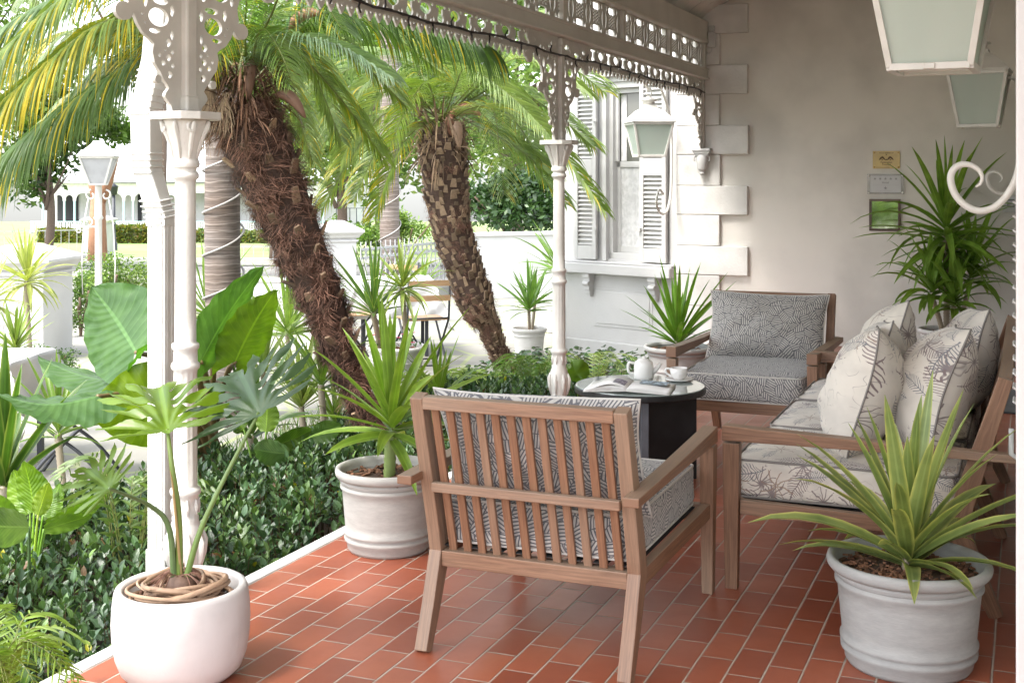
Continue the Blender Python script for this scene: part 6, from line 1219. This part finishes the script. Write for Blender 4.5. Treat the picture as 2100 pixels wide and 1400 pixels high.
# ---------------------------------------------------------------- patio furniture
def cloth_table(lb, px, d, W, zt, drop, rz):
    c = P(px, HY, d); t = thing('patio_table', lb, 'table', (c.x, c.y, -.30), 'garden dining tables', rz); b = B(); h = zt + .3
    for sx in (-1, 1):
        for sy in (-1, 1): b = B(); b.bar((sx * W * .4, sy * W * .4, 0), (sx * W * .4, sy * W * .4, h - .03), .035, .035); b.build('leg', M['iron_d'], t)
    b = B(); b.box((0, 0, h - .016), (W * .94, W * .94, .026)); b.build('tabletop', M['chairwood'], t)
    b = B(); n = 44; vs = []; fs = []; X = W / 2 + drop
    for i in range(n + 1):
        for j in range(n + 1):
            x = -X + 2 * X * i / n; y = -X + 2 * X * j / n; ox = max(0, abs(x) - W / 2); oy = max(0, abs(y) - W / 2); dz = max(ox, oy) + .35 * min(ox, oy); fx = math.copysign(min(abs(x), W / 2) + .10 * ox + .4 * min(ox, oy), x); fy = math.copysign(min(abs(y), W / 2) + .10 * oy + .4 * min(ox, oy), y)
            wv = .022 * math.sin((x - y) * 17) * min(1, dz * 4); vs.append((fx + (wv if ox > 0 else 0), fy + (wv if oy > 0 else 0), h - dz * .96 + .001))
    for i in range(n):
        for j in range(n): a = i * (n + 1) + j; fs.append((a, a + n + 1, a + n + 2, a + 1))
    b.add(vs, fs, None, 0, (1, 1, 1), True); o = b.build('tablecloth', M['cloth'], None, loc=(0, 0, 0)); o.location = (c.x, c.y, -.30); o.rotation_euler = (0, 0, rz); return o
def rods(b, pts, r=.008): b.tube(pts, r, 6)
def folding_chair(lb, px, d, rz, curved=False):
    c = P(px, HY, d); t = thing('folding_chair', lb, 'chair', (c.x, c.y, -.303), 'folding garden chairs', rz); w = .20; b = B()
    for s in (-1, 1):
        rods(b, catmull([(s * w, .22, 0), (s * w, .10, .16), (s * w, -.12, .36), (s * w, -.19, .46), (s * w, -.25, .86)], 6) if curved else [(s * w, .22, 0), (s * w, -.20, .46), (s * w, -.25, .86)], .011); rods(b, catmull([(s * (w - .02), -.24, 0), (s * (w - .02), -.10, .17), (s * (w - .02), .10, .33), (s * (w - .02), .18, .44)], 6) if curved else [(s * (w - .02), -.24, 0), (s * (w - .02), .18, .44)], .011)
    rods(b, [(-w, .19, .035), (w, .19, .035)]); rods(b, [(-w + .02, -.21, .03), (w - .02, -.21, .03)]); rods(b, [(-w, -.21, .47), (w, -.21, .47)]); b.build('frame', M['iron_d'], t)
    for k in range(7): b = B(); b.box((0, -.16 + k * .056, .452), (.40, .046, .014)); b.build('seat_slat', M['chairwood'], t, .002)
    for z in (.66, .80): b = B(); b.box((0, -.245 - (z - .66) * .06, z), (.40, .014, .055), Matrix.Rotation(R(-6), 3, 'X')); b.build('back_slat', M['chairwood'], t, .002)
    return t
o = cloth_table('folding leg table under the white cloth behind the big white patio pot', 808, 12.9, .78, .45, .38, R(30)); tag(o, 'white cloth draped over the garden table behind the big white pot', 'tablecloth', 'white tablecloths')
o = cloth_table('garden table at the left edge under a white cloth', -45, 7.9, .70, .38, .36, R(20)); tag(o, 'white cloth on the table at the left edge of the garden', 'tablecloth', 'white tablecloths')
folding_chair('folding slat chair with orange wood back at the central garden table', 866, 12.0, TH + R(20)); folding_chair('slat seat folding chair with curved black legs at the left table', 148, 7.55, TH + R(96), True)
folding_chair('dark folding chair half hidden behind the dracaena canes', 800, 13.6, TH + R(150)); folding_chair('folding chair partly hidden behind the shaggy palm trunk', 715, 12.4, TH + R(-70))
# ---------------------------------------------------------------- pillars, walls, fences, lamps, far house
def pillar(lb, px, d, w, zt, zg, mat='plaster', rz=0.0):
    c = P(px, HY, d); t = thing('gate_pillar', lb, 'pillar', (c.x, c.y, zg), 'white pyramid capped pillars', rz); H = zt - zg; b = B(); b.box((0, 0, (H - .24) / 2), (w, w, H - .24)); b.box((0, 0, H - .28), (w + .05, w + .05, .03)); b.build('shaft', M[mat], t, .008)
    b = B(); q = w / 2; L = [(q + .03, H - .24), (q + .055, H - .20), (q + .10, H - .16), (q + .10, H - .13), (q * .35, H), ]; vs = [(a * r, c_ * r, z) for r, z in L for a, c_ in ((-1, -1), (1, -1), (1, 1), (-1, 1))]; b.add(vs, [(3, 2, 1, 0), (16, 17, 18, 19)] + [(4 * i + k, 4 * i + (k + 1) % 4, 4 * i + 4 + (k + 1) % 4, 4 * i + 4 + k) for i in range(4) for k in range(4)]); b.build('cap', M[mat], t, .006)
pillar('big white pyramid capped gate pillar at the left edge', 52, 12.6, .68, .82, -.3, rz=R(18)); pillar('white pyramid capped pillar behind the first palm trunk', 692, 18.0, .46, .86, -.3, rz=R(40)); pillar('small white pillar far across the street behind the lamp post', 203, 40, .72, 0.25, terr(40), rz=R(22))
def wallseg(name, lb, a, c, z0, z1, th, mat, cop=True):
    a, c = Vector(a), Vector(c); a.z = c.z = 0; m = (a + c) / 2; t = thing(name, lb, 'wall', (m.x, m.y, z0)); ax = c - a; L = ax.length; rm = Matrix.Rotation(math.atan2(ax.y, ax.x), 3, 'Z'); b = B(); b.box((0, 0, (z1 - z0 - .05) / 2), (L, th, z1 - z0 - .05), rm); b.build('wall', mat, t)
    b = B(); b.box((0, 0, z1 - z0 - .024), (L + .02, th + .06, .048), rm); b.build('coping', mat, t, .008)
wallseg('retaining_wall', 'white retaining wall below the dark shrub', P(935, HY, 18.4), P(1300, HY, 19.6), -.3, .66, .25, M['plaster']); wallseg('low_wall', 'low white wall stub beside the left gate pillar', P(126, HY, 12.9), P(141, HY, 12.9), -.3, .30, .2, M['plaster'])
wallseg('low_wall', 'low white kerb wall under the iron fence', P(760, HY, 17.2), P(930, HY, 19.3), -.3, -.12, .2, M['plaster'])
wallseg('low_wall', 'low street wall behind the ringed palm', P(330, HY, 19.2), P(660, HY, 18.5), -.3, -.02, .2, M['plaster'])
def fence(lb, a, c, z0, z1, sp, mat, r=.009, scroll=True, grp='iron fences'):
    a, c = Vector(a), Vector(c); a.z = c.z = 0; m = (a + c) / 2; t = thing('iron_fence', lb, 'fence', (m.x, m.y, z0), grp); ax = c - a; L = ax.length; ax.normalize(); H = z1 - z0; b = B(); n = int(L / sp)
    for i in range(n + 1): p = ax * (-L / 2 + i * L / n); b.bar(p + UP * .02, p + UP * (H + (.10 if scroll else 0)), r * 2, r * 2, ax, r * 1.2, r * 1.2)
    b.build('bar', mat, t); b = B()
    for z in ((.06, H - .12, H) if scroll else (.1, H)): b.bar(-ax * L / 2 + UP * z, ax * L / 2 + UP * z, .03, .02, UP)
    b.build('rail', mat, t)
    if scroll:
        b = B()
        for i in range(n): p = ax * (-L / 2 + (i + .5) * L / n) + UP * (H - .06); b.tube(arc(p, .045, 0, 360, 12, ax, UP), .006, 4, cap=False)
        b.build('scroll', mat, t)
fence('grey iron fence with ringed top between white pillar and second palm', P(740, HY, 17.1), P(935, HY, 19.3), -.28, .50, .115, M['fence'])
fence('low wire fence across the street at the far left', P(-60, HY, 37), P(190, HY, 38.5), terr(38), -.15, .22, M['fence'], .012, False)
fence('black iron railing far behind the white pillar', P(690, HY, 58), P(800, HY, 58), terr(58), 0.0, .30, M['iron_d'], .03, False)
fence('pale fence line far behind the ringed palm trunk', P(400, HY, 33), P(640, HY, 33), terr(33), -.35, .25, M['fence'], .012, False)
fence('white scrolled gate at the left edge beside the pillar', P(-60, HY, 11.6), P(40, HY, 11.9), -.28, .22, .13, M['lamp'])
c = P(202, HY, 12.8); t = thing('lamp_post', 'white garden lamp post with square lantern and scroll bracket at the left', 'lamp post', (c.x, c.y, -.3)); b = B(); b.lathe([(.05, 0), (.05, .5), (.036, .52), (.034, 1.35), (.05, 1.37), (.036, 1.40), (.034, 1.74), (.06, 1.76), (0, 1.77)], 20); b.build('post', M['lamp'], t)
b = B()
for s in (-1, 1): b.tube(arc(rt * (s * .075) + UP * 1.60, .055, 90, 90 + s * -330, 20, rt, UP, .02), .009, 6); b.tube([rt * (s * .10) + UP * 1.58, rt * (s * .15) + UP * 1.3, rt * (s * .17) + UP * .9, rt * s * .16 + UP * .6], .006, 5)
b.tube([UP * 1.28, rt * -.24 + UP * 1.28], .010, 6); b.tube(arc(rt * -.10 + UP * 1.335, .045, -90, 230, 16, rt, UP, .015), .008, 6); b.tube(arc(rt * -.24 + UP * 1.29, .022, 0, 340, 10, rt, UP), .008, 6); b.tube(arc(rt * -.20 + UP * 1.245, .022, 0, 340, 10, rt, UP), .007, 6); b.build('scroll_bracket', M['lamp'], t)
zb = 1.71; r0, r1, h = .072, .158, .27; b = B(); rm = Matrix.Rotation(TH + R(8), 3, 'Z'); cr = ((1, 1), (-1, 1), (-1, -1), (1, -1))
for i in range(4):
    a_, c_ = cr[i], cr[(i + 1) % 4]; b.bar(rm @ Vector((a_[0] * r0, a_[1] * r0, zb)), rm @ Vector((a_[0] * r1, a_[1] * r1, zb + h)), .018, .018, rm @ Vector((1, 0, 0)))
    for r, z in ((r0, zb), (r1, zb + h)): b.bar(rm @ Vector((a_[0] * r, a_[1] * r, z)), rm @ Vector((c_[0] * r, c_[1] * r, z)), .018, .018, (0, 0, 1))
b.build('lantern_cage', M['lamp'], t, .002); b = B()
for i in range(4): a_, c_ = cr[i], cr[(i + 1) % 4]; b.add([rm @ Vector((x * r * .96, y * r * .96, z)) for x, y, r, z in ((a_[0], a_[1], r0, zb), (c_[0], c_[1], r0, zb), (c_[0], c_[1], r1, zb + h), (a_[0], a_[1], r1, zb + h))], [(0, 1, 2, 3)])
b.build('lantern_pane', M['fence'], t, solid=.004); b = B(); vs = [rm @ Vector((x * r, y * r, z)) for r, z in ((r1 + .03, zb + h + .01), (r1 + .02, zb + h + .03), (.06, zb + h + .14), (.045, zb + h + .17)) for x, y in cr]; b.add(vs, [(3, 2, 1, 0), (12, 13, 14, 15)] + [(4 * i + k, 4 * i + (k + 1) % 4, 4 * i + 4 + (k + 1) % 4, 4 * i + 4 + k) for i in range(3) for k in range(4)]); b.build('lantern_roof', M['lamp'], t, .003)
for px, d, h, lb in ((233, 46, 2.0, 'dark street lamp post standing on the far lawn'), (776, 52, 3.2, 'dark slim street lamp post behind the white pillar')):
    c = P(px, HY, d); t = thing('street_lamp', lb, 'lamp post', (c.x, c.y, terr(d)), 'dark street lamps'); b = B(); b.lathe([(.14, 0), (.14, .25), (.09, .3), (.07, .9), (.1, .95), (.07, 1.0), (.06, h), (0, h)], 12); b.build('post', M['iron_d'], t); b = B(); b.lathe([(0, h), (.12, h + .02), (.16, h + .3), (.18, h + .32), (0, h + .45)], 10); b.build('lantern', M['iron_d'], t)
c = P(200, HY, 33); g = terr(33); t = thing('forked_tree', 'orange barked forked tree trunk behind the white lamp post', 'tree', (c.x, c.y, g)); b = B(); b.tube([(0, 0, 0), (0, 0, .9), (.02, 0, 1.7)], [.26, .22, .18], 10, 0, (.30, .155, .09)); b.tube([(.02, 0, 1.5), (.20, .1, 2.1), (.36, .2, 2.8)], [.16, .17, .14], 10, 0, (.32, .16, .09)); b.tube([(.02, 0, 1.5), (-.22, .1, 2.1), (-.36, .2, 2.7)], [.15, .14, .11], 10, 0, (.30, .15, .085)); b.build('trunk', M['orangeb'], t)
b = B(); foliage(b, (0, .3, 3.6), (1.1, 1.1, .9), 2200, .2, MG, 10, .8, 91); b.build('crown', M['treel'], t)
# far verandah house
HD = 98.0; c = P(330, HY, HD); g = terr(HD) - .2; hs_ = thing('far_house', 'far white villa with pale roof, arcaded verandah and teal columns', 'house', (c.x, c.y, g)); fx = rt; q = lambda px, y_, z: fx * ((px - 330) / FPX * HD / 1.0) + fw * y_ + UP * (z - g)
zf = lambda py: EYE + (HY - py) / FPX * HD
def hspan(b, x0, x1, d0, d1, py0, py1, mi=0): 
    rm = Matrix.Rotation(TH, 3, 'Z'); a = q(x0, d0, zf(py0)); e = q(x1, d1, zf(py1)); m = (a + e) / 2; w = abs(x1 - x0) / FPX * HD; b.box(m, (w, abs(d1 - d0), abs(zf(py0) - zf(py1))), rm, mi)
b = B(); hspan(b, 60, 720, 3.2, 9, 484, 380); hspan(b, 60, 720, 0, 3.2, 484, 476); hspan(b, 60, 420, 9.1, 10, 484, 240); b.build('wall', M['plaster'], hs_)
b = B(); 
for x0, x1 in ((88, 132), (160, 176), (258, 266), (400, 418), (450, 470)): b = B(); hspan(b, x0, x1, 3.1, 3.19, 474, 400); b.build('window', M['dark'], hs_)
b = B(); vs = [q(60, -.6, zf(374)), q(730, -.6, zf(374)), q(730, 9, zf(255)), q(60, 9, zf(255)), q(60, -.6, zf(371)), q(730, -.6, zf(371)), q(730, 9, zf(250)), q(60, 9, zf(250))]; b.add(vs, [(0, 1, 2, 3), (4, 5, 6, 7), (0, 1, 5, 4), (1, 2, 6, 5), (2, 3, 7, 6), (3, 0, 4, 7)]); b.build('roof', M['roofw'], hs_)
b = B(); hspan(b, 60, 730, -.65, -.45, 372, 368); b.build('gutter', M['fence'], hs_)
PXS = [88, 110, 132, 153, 254, 273, 340, 362, 440, 462, 540, 562, 640, 662]
def arcade(X, Z):
    f = np.full(X.shape, -1.0)
    for a, c_ in zip(PXS[:-1], PXS[1:]):
        m_ = (a + c_) / 2; w = (c_ - a) / 2 - 3; r = min(14, w); inside = np.maximum(np.abs(X - m_) - w, -Z - 100); top = 396 if w > 12 else 400; yy = top + r; k = np.where(Z > yy, np.abs(X - m_) - w, np.sqrt(np.maximum(0, np.abs(X - m_) - (w - r)) ** 2 + np.minimum(0, Z - yy) ** 2) - r); f = np.maximum(f, -k)
    return f
pa = plate(None, arcade, 62, 700, 376, 412, 1.5, 0, 0, 0, 0, 0); b = B(); sc = HD / FPX; o0 = q(330, 0, EYE + HY * sc); place_plate(b, ([[((x - 330) * sc, -z * sc) for x, z in p_] for p_ in pa[0]], [[((x - 330) * sc, -z * sc) for x, z in e_] for e_ in pa[1]]), q(330, 0, EYE + HY * sc), fx, UP, fw, .12); b.build('arcade_frieze', M['lamp'], hs_)
b = B(); 
for px in PXS: hspan(b, px - 1.8, px + 1.8, -.07, .07, 476, 405)
b.build('column', M['teal'], hs_); b = B(); hspan(b, 62, 700, -.08, .08, 456, 453.5); b.build('rail', M['teal'], hs_); b = B(); k = 64
while k < 700: hspan(b, k - 1.1, k + 1.1, -.05, .05, 475, 456); k += 4.6
hspan(b, 62, 700, -.1, .1, 476, 474); b.build('baluster', M['lamp'], hs_)
